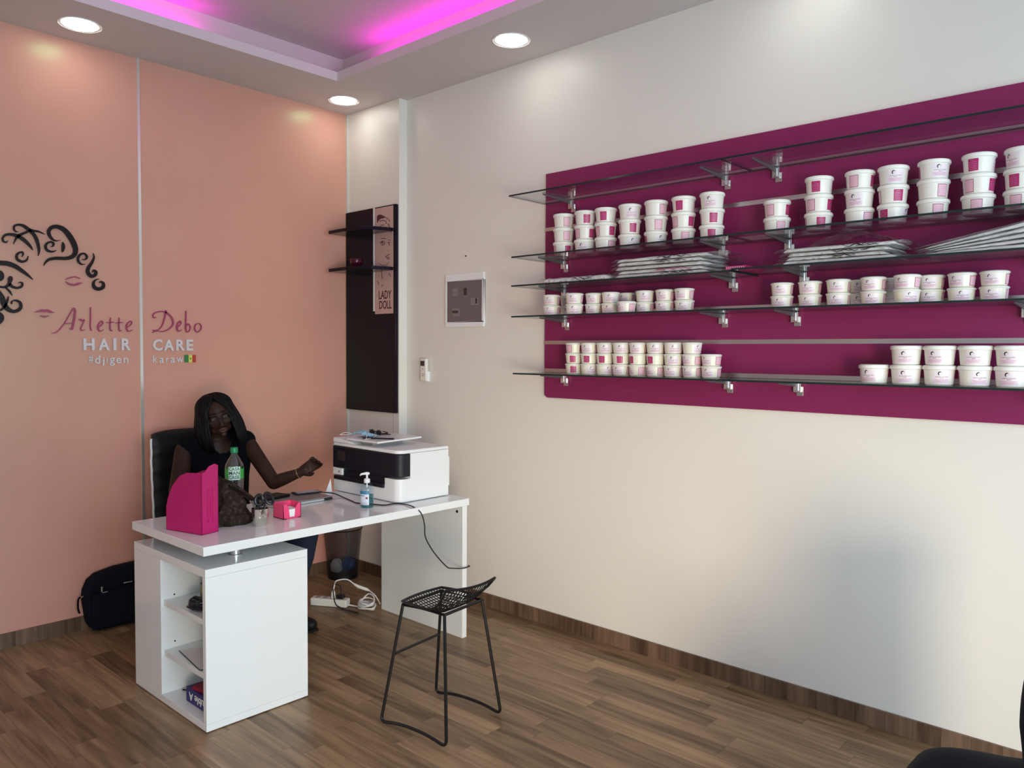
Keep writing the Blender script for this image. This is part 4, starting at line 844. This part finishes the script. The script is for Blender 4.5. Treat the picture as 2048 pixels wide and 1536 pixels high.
o = part('folded_paper', m_, 'paper', None, smooth=False, origin=tuple(q)); o.modifiers.new('s', 'SOLIDIFY').thickness = .0012; tag(o, 'small white folded paper standing against the left side of the printer', 'paper')
# sanitiser
sx_, sy_ = 1.440, -.985
sn = thing('sanitizer_bottle', 'clear pump bottle of teal hand gel in front of the printer', 'pump bottle', (sx_, sy_, DT))
def ov(prof, m, name, n=28, lb=None, par=None, caps=True): return part(name, MB().lathe(prof, (sx_, sy_, DT+.0005), n, caps=caps), m, par or sn, label=lb)
bt = ov([(.030, 0), (.0335, .003), (.034, .06), (.034, .088), (.030, .105), (.018, .122), (.0135, .126)], 'gel_bottle', 'bottle', lb='clear bottle')
ov([(.0315, .002), (.0325, .004), (.0328, .062), (.002, .0622)], 'gel', 'gel', lb='teal gel')
ov([(.015, .124), (.0155, .126), (.0155, .142), (.012, .145), (.0055, .147), (.0045, .166)], 'printer_white', 'pump_collar', lb='white pump collar')
ov([(.004, .10), (.004, .125)], 'paper', 'dip_tube')
cdir = V((-.35, -.94, 0)).normalized()
part('nozzle', MB().tube([V((sx_, sy_, DT+.170))-cdir*.012, V((sx_, sy_, DT+.172)), V((sx_, sy_, DT+.170))+cdir*.030, V((sx_, sy_, DT+.163))+cdir*.036], [.006, .0075, .005, .0035], 8), 'printer_white', sn)
ph = math.atan2(CAM.y-sy_, CAM.x-sx_)-.45
m_ = MB(); m_.lathe([(.0344, .016), (.0344, .070)], (sx_, sy_, DT), 14, ph-.95, ph+.75, caps=False); m_.mi = 1; m_.lathe([(.0346, .070), (.0346, .0865)], (sx_, sy_, DT), 14, ph-.95, ph+.75, caps=False)
m_.mi = 2; m_.lathe([(.0347, .060), (.0347, .064)], (sx_, sy_, DT), 8, ph-.7, ph+.1, caps=False); m_.lathe([(.0347, .020), (.0347, .0225)], (sx_, sy_, DT), 8, ph-.8, ph+.5, caps=False); m_.lathe([(.0347, .026), (.0347, .0275)], (sx_, sy_, DT), 8, ph-.8, ph+.5, caps=False)
m_.mi = 3; m_.lathe([(.0348, .046), (.0348, .056)], (sx_, sy_, DT), 6, ph+.25, ph+.55, caps=False)
M['san_blue'] = mat('sanitiser_blue', (.05, .20, .38), .4); M['san_pale'] = mat('sanitiser_pale', (.62, .70, .80), .4)
part('label', m_, ['san_pale', 'san_blue', 'laptop', 'box_red'], sn, label='pale blue printed label')
# cables
def floor_cable(name, pts, r, m, label, k=8):
    P = catmull(pts, k); o = part(name, MB().tube(P, r, 7), m, None, origin=tuple(P[0])); tag(o, label, 'cable'); return o
e = DT+.0035
p1 = at(825, 1015, 2, DT+.003); 
pts = [(1.03, -.985, DT+.0235), (1.075, -.935, DT+.016)]+[tuple(at(px, py, 2, e)) for px, py in ((685, 994), (706, 1003), (714, 1006), (752, 1009), (770, 1010), (790, 1007), (808, 1008), (826, 1013.5))]+[tuple(at(842, 1026, 0, 1.6475))]
for px, py in ((849, 1050), (851, 1075), (868, 1105), (893, 1133), (905, 1136.5), (926, 1136.5)): q = at(px, py, 0, 1.655 if py < 1130 else 1.648); pts.append((q.x, q.y, q.z))
pts += [(1.644, -.452, pts[-1][2]), (1.633, -.4525, pts[-1][2]+.001)]
floor_cable('black_cable', pts, .0032, 'black_plastic', 'thin black cable running over the desk edge and hanging in front', 6)
# ------------------------------------------------------------------ floor things by the desk
ps_ = thing('power_strip', 'white multi-socket power strip on the floor under the desk', 'power strip', (.63, -.655, 0))
a = math.atan2(.10, .17); ax = V((math.cos(a), math.sin(a), 0)); ay = V((-ax.y, ax.x, 0)); pc = V((.642, -.662, 0))
part('body', MB().obox(pc+V((0, 0, .024)), ax*.118, ay*.030, (0, 0, .023)), 'tub', ps_, smooth=False, bev=.006)
m_ = MB()
for k in range(4): q = pc+ax*(-.08+.05*k)+V((0, 0, .0475)); m_.tube([q, q+V((0, 0, .001))], .017, 18)
part('sockets', m_, 'grey_plastic', ps_)
pg = pc+ax*.02+V((0, 0, .049)); o = part('plug', MB().tube([pg, pg+V((0, 0, .03)), pg+V((0, 0, .045))], [.014, .013, .006], 12), 'tub', None, origin=tuple(pg)); tag(o, 'white plug standing in the power strip under the desk', 'plug')
pg2 = pc+ax*.07+V((0, 0, .049)); o = part('plug', MB().obox(pg2+V((0, 0, .012)), ax*.022, ay*.018, (0, 0, .011)), 'black_plastic', None, bev=.003, origin=tuple(pg2)); tag(o, 'black plug in the end socket of the power strip', 'plug')
w0 = pg+V((0, 0, .045))
floor_cable('white_cable', [w0, w0+V((0, .01, .03)), (.62, -.60, .135), (.66, -.55, .14), (.70, -.52, .11)], .004, 'white_cable', 'white cable arching up from the power strip')
o = part('cable_connector', MB().tube([(.695, -.522, .113), (.715, -.506, .098), (.76, -.475, .082), (.775, -.465, .075)], [.006, .010, .010, .005], 10), 'tub', None, origin=(.70, -.52, .1)); tag(o, 'white inline cable connector above the power strip', 'connector')
floor_cable('white_cable', [(.775, -.465, .075), (.81, -.45, .05), (.83, -.44, .02), (.86, -.45, .008)], .004, 'white_cable', 'white cable falling from the connector into the coil')
floor_cable('black_cable', [pg2+V((0, 0, .026)), pg2+V((-.02, .01, .07)), pg2+V((-.05, -.02, .070)), pc+ax*.05-ay*.037+V((0, 0, .03)), pc+ax*.09-ay*.045+V((0, 0, .006)), (.80, -.655, .006), (.89, -.64, .006)], .0035, 'black_plastic', 'black cable looping over the power strip')
rnd = random.Random(8); P = [tuple(pc+ax*.118+V((0, 0, .012))), (.80, -.575, .008)]
for k in range(34): a_ = k*1.05; P.append((.865+.062*math.cos(a_)*rnd.uniform(.75, 1.1), -.555+.048*math.sin(a_)*rnd.uniform(.7, 1.1), .010+.075*(k/34)*rnd.uniform(.4, 1)))
floor_cable('cable_coil', P, .0042, 'white_cable', 'tangled coil of white cable on the floor beside the panel leg', 5)
# waste bin
bcx, bcy = .185, -.245
wbn = thing('waste_bin', 'black wire mesh waste bin in the corner under the desk', 'waste bin', (bcx, bcy, 0))
part('mesh_body', MB().lathe([(.098, .004), (.130, .34)], (bcx, bcy, 0), 40, caps=False), 'bin_mesh', wbn); part('base', MB().lathe([(.101, 0), (.101, .025), (.095, .026)], (bcx, bcy, 0), 36), 'black_metal', wbn)
part('rim', MB().tube([(bcx+.131*math.cos(t*math.pi/18), bcy+.131*math.sin(t*math.pi/18), .34) for t in range(36)], .005, 8, closed=True), 'black_metal', wbn)
def crumple(name, c, r, m, label, seed, cat, sc=(1, 1, 1)):
    mb = MB(); mb.ball(c, r, 26, 18, sc)
    for v in mb.bm.verts:
        d = (v.co-V(c)); n = noise.noise(d*22+V((seed, 0, 0)))+.5*noise.noise(d*50+V((seed, 3, 0))); v.co = V(c)+d*(1+.28*n)
    o = part(name, mb, m, None, origin=c, sharp=25); tag(o, label, cat)
crumple('plastic_bag', (bcx+.012, bcy+.035, .084), .055, 'blue_bag', 'crumpled blue plastic bag inside the mesh bin', 1, 'bag', (1, .8, .9))
crumple('plastic_bag', (bcx+.005, bcy-.052, .088), .046, 'white_bag', 'crumpled whitish plastic bag inside the mesh bin', 9, 'bag', (.9, .8, 1.1))
# laptop bag against the pink wall
lb_ = thing('laptop_bag', 'dark navy laptop bag leaning on the pink wall beside the desk pedestal', 'bag', (.10, -1.65, 0))
poly = [(-1.868, .19), (-1.862, .235), (-1.84, .285), (-1.80, .315), (-1.70, .335), (-1.50, .345), (-1.44, .33), (-1.405, .28), (-1.40, .05), (-1.41, .008), (-1.80, .004), (-1.835, .02), (-1.85, .06)]
m_ = MB(); m_.prism([V((.016+z*0, y, z)) for y, z in poly], (.092, 0, 0)); part('body', m_, 'navy_fabric', lb_, bev=.018, seg=4, sharp=60)
m_ = MB(); m_.prism([V((.1085, y, z)) for y, z in ((-1.84, .02), (-1.43, .02), (-1.43, .215), (-1.84, .215))], (.018, 0, 0)); part('front_pocket', m_, 'navy_fabric', lb_, bev=.008, seg=3)
part('flap_seam', MB().tube([(.109, -1.845, .225), (.111, -1.65, .235), (.109, -1.43, .235)], .003, 6), 'black_cloth', lb_)
m_ = MB(); m_.box(.127, .131, -1.796, -1.786, .226, .255); part('buckle', m_, 'chrome', lb_, smooth=False, bev=.002, label='chrome buckle'); part('buckle', MB().box(.108, .131, -1.677, -1.63, .248, .256), 'chrome', lb_, smooth=False, bev=.002, label='chrome buckle')
part('zip_pull', MB().tube([(.110, -1.782, .215), (.1315, -1.764, .222)], .0025, 6), 'grey_plastic', lb_)
part('strap', MB().tube(catmull([(.055, -1.868, .20), (.05, -1.885, .19), (.05, -1.888, .14), (.05, -1.880, .11)], 6), .005, 7), 'black_cloth', lb_); part('strap_ring', MB().tube([(.06, -1.872, .205), (.07, -1.878, .198), (.08, -1.868, .21)], .0025, 6), 'chrome', lb_)
# ------------------------------------------------------------------ wire stool
st = thing('wire_stool', 'low black wire mesh stool with short curved back beside the desk', 'stool', (2.24, -1.2, 0))
F1, F2, F3, F4 = V((2.087, -1.402, .008)), V((2.446, -1.361, .008)), V((2.044, -1.055, .008)), V((2.406, -1.007, .008))
def seatpt(px, py, z): return at(px, py, 2, z)
SZ = .505
A1, B1, C1, D1 = seatpt(806, 1209, SZ), seatpt(889, 1230, SZ), seatpt(877, 1190, SZ-.005), seatpt(964, 1200, SZ)
C1 = A1+(D1-B1)
def corner(P0, P1, P2, r, n=5):
    a = P1+(P0-P1).normalized()*r; b = P1+(P2-P1).normalized()*r; return [a.lerp(P1, t).lerp(P1.lerp(b, t), t) for t in [i/n for i in range(n+1)]]
for a, b, c, d in ((A1, F1, F2, B1), (C1, F3, F4, D1)):
    mid = (b+c)/2+V((0, 0, .022)); run = catmull([b, b.lerp(mid, .5)+V((0, 0, .006)), mid, c.lerp(mid, .5)+V((0, 0, .006)), c], 5)
    dirn = (run[1]-run[0]).normalized(); dirn2 = (run[-2]-run[-1]).normalized()
    path = [a]+corner(a, b, b+dirn*.1, .03)+run[3:-3]+list(reversed(corner(d, c, c+dirn2*.1, .03)))+[d]
    part('sled_leg', MB().tube(path, .0068, 9), 'black_metal', st)
part('seat_frame', MB().tube([A1, B1, D1, C1], .0068, 9, closed=True), 'black_metal', st)
la_, lb2 = A1.lerp(F1, .42), C1.lerp(F3, .42); part('footrest', MB().tube([la_, lb2], .0062, 8), 'black_metal', st)
# seat shell: u front(-x side) to back(+x side), v from -y side to +y side
ctr = (A1+B1+C1+D1)/4
def shell(u, v, g=0):
    s = 2*v-1; t_ = 2*u-1; k = 1.06
    # rounded plan
    x = t_*math.sqrt(1-.20*s*s)*1.14; y = s*math.sqrt(1-.18*t_*t_)*1.12
    p = ctr+(B1-A1)*.5*x+(D1-B1)*.5*y
    r = max(abs(t_), abs(s)); back = max(0, (t_+.15)/1.15)
    z = .004+.010*(r**4)*(1-back)-.030*(1-r**2)+back**2.2*(.100*abs(t_)**1.5)*(1-.10*(1-s*s))
    p = p+(B1-A1)*(.16+.10*s)*back**3+(D1-B1)*.03*s*back**3
    return V((p.x, p.y, SZ+z))
m_ = MB()
n1, n2 = 17, 17
for i in range(n1): m_.tube([shell(i/(n1-1), j/16) for j in range(17)], .0021, 5)
for j in range(n2): m_.tube([shell(i/16, j/(n2-1)) for i in range(17)], .0021, 5)
part('wire_mesh', m_, 'black_metal', st)
rim = [shell(0, j/14) for j in range(14)]+[shell(i/14, 1) for i in range(14)]+[shell(1, 1-j/14) for j in range(14)]+[shell(1-i/14, 0) for i in range(14)]
part('seat_rim', MB().tube(rim, .0058, 8, closed=True), 'black_metal', st)
# ------------------------------------------------------------------ office chair
oc = thing('office_chair', 'black leather office chair with pale edge piping behind the desk', 'office chair', (.42, -1.30, 0))
def backf(s):
    def f(u, v):
        y = -.245+.49*u; z = .50+.60*v; e = (1-abs(2*u-1)**6)*(1-abs(2*v-1)**8)
        w = 1-.10*max(0, v-.7)*abs(2*u-1)
        return V((.215+.02*(2*u-1)**2*2-.05*v+s*(.012+.028*e**.6)+(.006*math.cos(v*38) if s > 0 else 0), -1.305+y*w, z-.018*(2*u-1)**4*v))
    return f
m_ = MB(); m_.grid(backf(1), 22, 24); m_.grid(backf(-1), 22, 24)
g1, g2 = backf(1), backf(-1)
for pts in ([(i/22, 0) for i in range(23)], [(i/22, 1) for i in range(23)], [(0, i/24) for i in range(25)], [(1, i/24) for i in range(25)]):
    for a, b in zip(pts, pts[1:]): m_.face([g1(*a), g1(*b), g2(*b), g2(*a)])
part('backrest', m_, 'leather_black', oc, sharp=60)
mid = lambda u, v: (g1(u, v)+g2(u, v))/2
part('piping', MB().tube([mid(0, .10+.86*i/20)+V((0, -.004, 0)) for i in range(21)], .007, 8), 'cushion_light', oc, label='pale edge piping')
part('piping', MB().tube([mid(1, .10+.86*i/20)+V((0, .004, 0)) for i in range(21)], .007, 8), 'cushion_light', oc, label='pale edge piping')
part('seat', MB().box(.21, .68, -1.545, -1.065, .42, .495), 'leather_black', oc, bev=.03, seg=4)
part('gas_column', MB().lathe([(.028, .09), (.028, .30), (.018, .30), (.018, .42)], (.44, -1.305, 0), 18), 'chrome', oc)
for k in range(5):
    a = R_(20+72*k); d = V((math.cos(a), math.sin(a), 0)); c0 = V((.44, -1.305, .085))
    lg = part('base_arm', MB().tube([c0, c0+d*.14, c0+d*.27-V((0, 0, .03))], [.022, .018, .014], 8), 'black_plastic', oc)
    part('caster', MB().tube([c0+d*.27+V((-d.y*.02, d.x*.02, -.06)), c0+d*.27+V((d.y*.02, -d.x*.02, -.06))], .025, 16), 'black_plastic', lg)
# ------------------------------------------------------------------ the seated person
pe = thing('person', 'seated person in a sleeveless black top and glasses, gesturing behind the desk', 'person', (.46, -1.28, 0))
HC = V((.515, -1.315, 1.187)); HR = rotz(R_(-17)) @ Matrix.Rotation(R_(15), 3, 'X') @ Matrix.Rotation(R_(6), 3, 'Y')
def hd(x, y, z): return HC+HR@V((x, y, z))          # x forward, y to the person's left, z up
def hd_ball(mb, c, r, sc, n=18, m=12): mb.ball(hd(*c), r, n, m, sc, HR)
b = MB()
# skull, face, jaw
hd_ball(b, (-.012, 0, .028), .088, (1.04, .84, .98), 24, 16); hd_ball(b, (.022, 0, -.012), .068, (.95, .90, 1.12), 24, 16); hd_ball(b, (.040, 0, -.062), .040, (.92, 1.02, .85))
hd_ball(b, (.070, 0, -.088), .018, (.9, 1.15, .8)); 
for s in (-1, 1):
    hd_ball(b, (.052, s*.038, -.018), .027, (.9, .9, .9)); hd_ball(b, (.034, s*.040, -.058), .024, (1, .8, 1)); b.capsule(hd(.078, s*.014, .030), hd(.066, s*.044, .030), .010, .009)
    hd_ball(b, (-.008, s*.076, -.004), .020, (.7, .35, 1.15)); hd_ball(b, (.0905, s*.013, -.036), .0085, (1, 1, .8), 12, 8)
b.capsule(hd(.078, 0, .022), hd(.095, 0, -.024), .0085, .012); hd_ball(b, (.101, 0, -.030), .0125, (1, 1.05, .85), 12, 8)
hd_ball(b, (.079, 0, -.058), .018, (.75, 1.35, .8))
# neck, torso
SHL, SHR = V((.455, -1.110, 1.035)), V((.415, -1.455, 1.000))
NB, CH_, WA, PL = V((.440, -1.290, 1.045)), V((.445, -1.275, .90)), V((.43, -1.265, .70)), V((.42, -1.265, .565))
b.capsule(HC+HR@V((-.022, 0, -.06)), NB, .050, .056)
b.capsule(SHL, SHR, .050, .050); b.capsule(NB+V((0, 0, -.03)), CH_, .085, .105, 18)
for s in (-1, 1): b.capsule(CH_+V((0, s*.075, .03)), WA+V((0, s*.065, 0)), .092, .088, 18); b.capsule(WA+V((0, s*.065, 0)), PL+V((0, s*.075, 0)), .090, .105, 18)
# left arm (lifted, seen on the right) and right arm
EL, WL = at(548, 965, 0, .70), at(603, 944, 0, .83)
b.capsule(SHL, EL, .048, .040); b.capsule(EL, EL.lerp(WL, .35), .040, .037); b.capsule(EL.lerp(WL, .35), WL, .037, .025)
ER, WR = V((.52, -1.545, .80)), V((.76, -1.44, .80))
b.capsule(SHR, ER, .052, .044); b.capsule(ER, WR, .042, .028)
# left hand: palm, four bent fingers, thumb
AX = (WL-EL).normalized(); H0 = WL; 
hx = (AX+V((.05, .30, .42))).normalized(); hz = V((.75, -.35, .3)); hz = (hz-hx*hz.dot(hx)).normalized(); hy = hz.cross(hx)   # hx along the hand, hz palm normal, hy across
def hp(a, c, n): return H0+hx*a+hy*c+hz*n
b.capsule(hp(-.01, 0, 0), hp(.03, 0, 0), .024, .026)
for c in (-.026, -.009, .009, .025): b.capsule(hp(.012, c*.7, 0), hp(.078, c, -.002), .0145, .0115, 10)
for k, (c, ln) in enumerate(((-.028, .068), (-.0095, .076), (.009, .072), (.027, .058))):
    bend = (.55, .75, .95, 1.1)[k]; p0 = hp(.078, c, -.002); d1 = (hx*math.cos(bend*.5)+hz*math.sin(bend*.5)+hy*c*3).normalized(); d2 = (hx*math.cos(bend*1.5)+hz*math.sin(bend*1.5)).normalized(); d3 = (hx*math.cos(bend*2.2)+hz*math.sin(bend*2.2)).normalized()
    p1 = p0+d1*ln*.45; p2 = p1+d2*ln*.32; p3 = p2+d3*ln*.26
    b.capsule(p0, p1, .0100, .0092, 10); b.capsule(p1, p2, .0092, .0085, 10); b.capsule(p2, p3, .0085, .0070, 10)
t0 = hp(.018, -.026, .006); t1 = t0+(hx*.7-hy*.55+hz*.45).normalized()*.034; t2 = t1+(hx*.75-hy*.05+hz*.65).normalized()*.028; b.capsule(t0, t1, .0135, .0110, 10); b.capsule(t1, t2, .0108, .0080, 10)
# right hand resting on the desk top behind the file
RH = (WR-ER).normalized(); ry = V((-RH.y, RH.x, 0)).normalized()
b.capsule(WR, WR+RH*.05+V((0, 0, -.008)), .026, .026)
for k, c in enumerate((-.027, -.009, .009, .027)):
    p0 = WR+RH*.05+ry*c+V((0, 0, -.010)); p1 = p0+RH*.042+V((0, 0, .002)); p2 = p1+RH*.028-V((0, 0, .006)); b.capsule(WR+RH*.02+ry*c*.7, p0, .014, .0115, 10); b.capsule(p0, p1, .0105, .0095, 10); b.capsule(p1, p2, .0092, .0080, 10)
p0 = WR+RH*.02+ry*.026; p1 = p0+RH*.03+ry*.025-V((0, 0, .008)); b.capsule(p0, p1, .0125, .010, 10); b.capsule(p1, p1+RH*.028, .010, .008, 10)
# legs
HL_, HR_ = PL+V((.02, .085, .0)), PL+V((.02, -.085, .0)); KL, KR = V((.835, -.955, .520)), V((.845, -1.22, .520)); AL, AR = V((.785, -1.005, .085)), V((.80, -1.20, .085))
for h, k, a in ((HL_, KL, AL), (HR_, KR, AR)):
    b.capsule(h, k, .088, .060, 18); b.capsule(k, k.lerp(a, .3), .058, .056, 16); b.capsule(k.lerp(a, .3), a, .056, .036, 16); b.capsule(a+V((-.02, 0, -.045)), a+V((.14, .02, -.062)), .030, .022, 12)
def remesh(o, vox, it=6, fac=.6):
    r = o.modifiers.new('r', 'REMESH'); r.mode = 'VOXEL'; r.voxel_size = vox; r.use_smooth_shade = True
    s = o.modifiers.new('s', 'SMOOTH'); s.iterations = it; s.factor = fac
body = part('body', b, 'skin', pe, sharp=180); remesh(body, .0045, 9, .6)
# eyes, lips, brows
for s in (-1, 1):
    e = part('eye', MB().ball(hd(.0715, s*.031, .008), .0115, 16, 10, (1, 1.15, .8), HR), 'eye', pe)
    part('iris', MB().ball(hd(.0815, s*.031+.001, .008), .0050, 12, 8, (.6, 1, 1), HR), 'ink', e)
    part('eyelid', MB().tube([hd(.0775-.006*abs(t), s*.031+.0135*t, .0145+.003*(1-t*t)) for t in (-1, -.6, -.2, .2, .6, 1)], .0028, 6), 'skin', e)
    part('eyebrow', MB().tube([hd(.0855-.012*t*t, s*(.017+.032*t), .036+.004*math.sin(t*3)) for t in (0, .3, .6, 1)], [.0028, .0034, .003, .001], 6), 'hair', pe)
m_ = MB()
m_.tube([hd(.0955-.45*abs(y)*1.0, y, -.0545+.003*(abs(y) < .012)-.1*abs(y)) for y in (-.024, -.015, -.006, 0, .006, .015, .024)], [.0012, .0034, .0042, .0038, .0042, .0034, .0012], 8)
m_.tube([hd(.0945-.45*abs(y)*1.0, y, -.0665+.12*abs(y)) for y in (-.021, -.013, -.006, 0, .006, .013, .021)], [.0012, .0040, .0052, .0056, .0052, .0040, .0012], 8)
part('lips', m_, 'lips', pe)
# hair: full shoulder-length bob made of a cap and many hanging locks, swept to both sides of the face
def hsurf(a, v, off=0):
    # v 0 crown .. 1 tip; a 0 = forward, +left
    t = v
    if t < .40: th = t/.40*math.pi/2; rr = .092*math.sin(th); zz = .040+.086*math.cos(th)
    else: q = (t-.40)/.60; rr = .092+.040*math.sin(q*math.pi*.62)-.016*q*q; zz = .040-.225*q
    c = math.cos(a); rx = rr*(1.06 if c < 0 else 1.0-.06*c); ry = rr*1.0
    return hd(-.016+(rx+off)*c, (ry+off)*math.sin(a), zz+off*.6)
m_ = MB()
m_.grid(lambda u, v: hsurf(-math.pi+2*math.pi*u, v*(.40 if abs(-math.pi+2*math.pi*u) > .9 else .235), -.004), 64, 12, close_u=True)
m_.grid(lambda u, v: hsurf(R_(52)+R_(256)*u, .38+.56*v, -.006), 60, 14)
m_.grid(lambda u, v: hsurf(R_(54)+R_(252)*u, .38+.54*v, -.024), 60, 14)
rh = random.Random(4)
for k in range(210):
    a0 = R_(36+288*k/209+rh.uniform(-1.5, 1.5)); lift = rh.uniform(-.004, .006); ln = rh.uniform(.90, 1.0); tw = rh.uniform(-.05, .05)
    front = max(0, 1-abs(math.cos(a0/2)) if False else 0)
    P = [hsurf(a0+tw*v, v*ln, lift*(v > .1)+.0015*math.sin(v*9+k)) for v in [.04, .12, .22, .32, .42, .52, .64, .76, .88, 1.0]]
    m_.tube(catmull(P, 3), [.0035]+[.0075]*24+[.006, .004, .0015], 5)
for s in (-1, 1):
    for k in range(26):
        w = k/25; a1 = s*R_(8+34*w); a2 = s*R_(44+12*w)
        P = [hsurf(a1*.3, .05, .002), hsurf(a1*.8, .14, .004), hsurf(a1+(a2-a1)*.25, .23+.02*w, .003), hsurf(a1+(a2-a1)*.75, .36, .002), hsurf(a2, .47, .002), hsurf(a2*1.03, .60, .002), hsurf(a2*1.05, .78, -.002), hsurf(a2*1.06, .93-.05*rh.random(), -.006)]
        m_.tube(catmull(P, 4), [.003]+[.0066]*22+[.005]*4+[.003, .0012], 5)
part('hair', m_, 'hair', pe, sharp=180, label='black shoulder-length bob')
# glasses
g_ = MB()
for s in (-1, 1):
    g_.tube([hd(.098-.010*abs(math.cos(t))*(1 if math.cos(t)*s > 0 else 0), s*.034+.026*math.cos(t), .004+.0195*math.sin(t)*(1 if math.sin(t) > 0 else 1)) for t in [2*math.pi*i/24 for i in range(24)]], .0016, 6, closed=True)
    g_.tube([hd(.088, s*.061, .010), hd(.04, s*.078, .008), hd(-.01, s*.083, .003)], .0018, 6)
g_.tube([hd(.099, -.009, .008), hd(.102, 0, .011), hd(.099, .009, .008)], .0018, 6)
part('glasses', g_, 'black_plastic', pe, label='dark thin-rimmed glasses')
# top: sleeveless, v-neck
t_ = MB()
t_.capsule(SHL+V((0, -.005, .0)), V((.443, -1.20, 1.055)), .062, .058, 18); t_.capsule(SHR+V((0, .015, .006)), V((.43, -1.39, 1.045)), .060, .058, 18)
t_.capsule(SHL+V((-.005, -.03, -.03)), CH_+V((.0, .085, .0)), .070, .105, 18); t_.capsule(SHR+V((0, .03, -.03)), CH_+V((0, -.085, 0)), .070, .105, 18)
t_.capsule(V((.435, -1.285, .965)), CH_, .100, .122, 20)
for s in (-1, 1): t_.capsule(CH_+V((.0, s*.078, .03)), WA+V((.0, s*.070, 0)), .104, .100, 20); t_.capsule(WA+V((0, s*.070, 0)), PL+V((.01, s*.078, .02)), .102, .118, 20); t_.ball(CH_+V((.060, s*.068, .005)), .066, 18, 12)
to = part('top', t_, 'black_cloth', pe, sharp=180, label='sleeveless black top'); remesh(to, .006, 18, .6)
tr = MB(); tr.capsule(PL+V((0, -.08, -.01)), PL+V((0, .08, -.01)), .116, .116, 20)
for h, k, a in ((HL_, KL, AL), (HR_, KR, AR)): tr.capsule(h, k, .098, .072, 20); tr.capsule(k, k.lerp(a, .3), .070, .066, 18); tr.capsule(k.lerp(a, .3), a+V((0, 0, .10)), .066, .047, 18)
tt = part('trousers', tr, 'jeans', pe, sharp=180, label='dark navy trousers'); remesh(tt, .008, 6, .6)
for a in (AL, AR):
    s = MB(); s.capsule(a+V((-.035, 0, -.045)), a+V((.145, .02, -.052)), .038, .034, 14); s.box(a.x-.07, a.x+.18, a.y-.034, a.y+.048, .001, .014)
    part('shoe', s, 'leather_black', pe, sharp=60, bev=.004)
bc = WL.lerp(EL, .10); u1 = AX.cross(V((0, 0, 1))).normalized(); u2 = AX.cross(u1)
part('bracelet', MB().tube([bc+(u1*math.cos(t)+u2*math.sin(t))*.0305 for t in [2*math.pi*i/24 for i in range(24)]], .0028, 6, closed=True), 'gold', pe, label='thin gold bracelet')
# ------------------------------------------------------------------ dark armchair at the picture's lower right corner
ac = thing('armchair', 'dark navy upholstered armchair cut off by the lower right picture corner', 'armchair', (4.3, -1.15, 0))
def cush(x0, x1, y0, y1, z0, z1, sd, puff=.02, name='seat_cushion', m='armchair_cloth'):
    def f(s):
        def g(u, v):
            e = max(0, (1-abs(2*u-1)**5)*(1-abs(2*v-1)**5)); n = noise.noise(V((u*2.2+sd, v*2.2, s)))
            return V((x0+(x1-x0)*u+.012*n, y0+(y1-y0)*v+.012*n, (z0+z1)/2+s*(z1-z0)/2*(e**.42)+(puff*n*e+.075*(u-.35) if s > 0 else 0)))
        return g
    mm = MB(); mm.grid(f(1), 30, 30); mm.grid(f(-1), 30, 30); return part(name, mm, m, ac, sharp=180), f(1)
sc_, fs = cush(4.03, 4.48, -1.52, -.95, .30, .492, 2.0, .030)
m_ = MB(); m_.tube([fs(.30+.10*math.cos(t), .35+.08*math.sin(t))+V((0, 0, .002)) for t in [math.pi*.2+1.5*math.pi*i/16 for i in range(17)]], .0018, 5); m_.tube([fs(.55+.4*i/10, .62-.18*i/10)+V((0, 0, .002)) for i in range(11)], .0018, 5); part('stitching', m_, 'grey_plastic', ac)
def bk(u, v):
    a = 2*math.pi*u; z = .30+.565*v; wv = .018*math.sin(v*7.5+.6); r1 = .075*(1-.35*max(0, v-.8)*5*.6); 
    return V((4.421+(r1+wv*.6)*math.copysign(abs(math.cos(a))**.7, math.cos(a)), -1.22+.28*math.copysign(abs(math.sin(a))**.5, math.sin(a)), z))
m_ = MB(); m_.grid(bk, 40, 20, close_u=True); m_.face([m_.bm.verts.new(bk(i/40, 1)) for i in range(40)]); part('backrest', m_, 'armchair_cloth', ac, sharp=70)
part('base', MB().box(4.07, 4.50, -1.50, -.97, .07, .33), 'armchair_cloth', ac, bev=.02, seg=3)
for x in (4.10, 4.47):
    for y in (-1.46, -.99): part('leg', MB().lathe([(.014, 0), (.02, .08)], (x, y, 0), 12), 'black_plastic', ac)
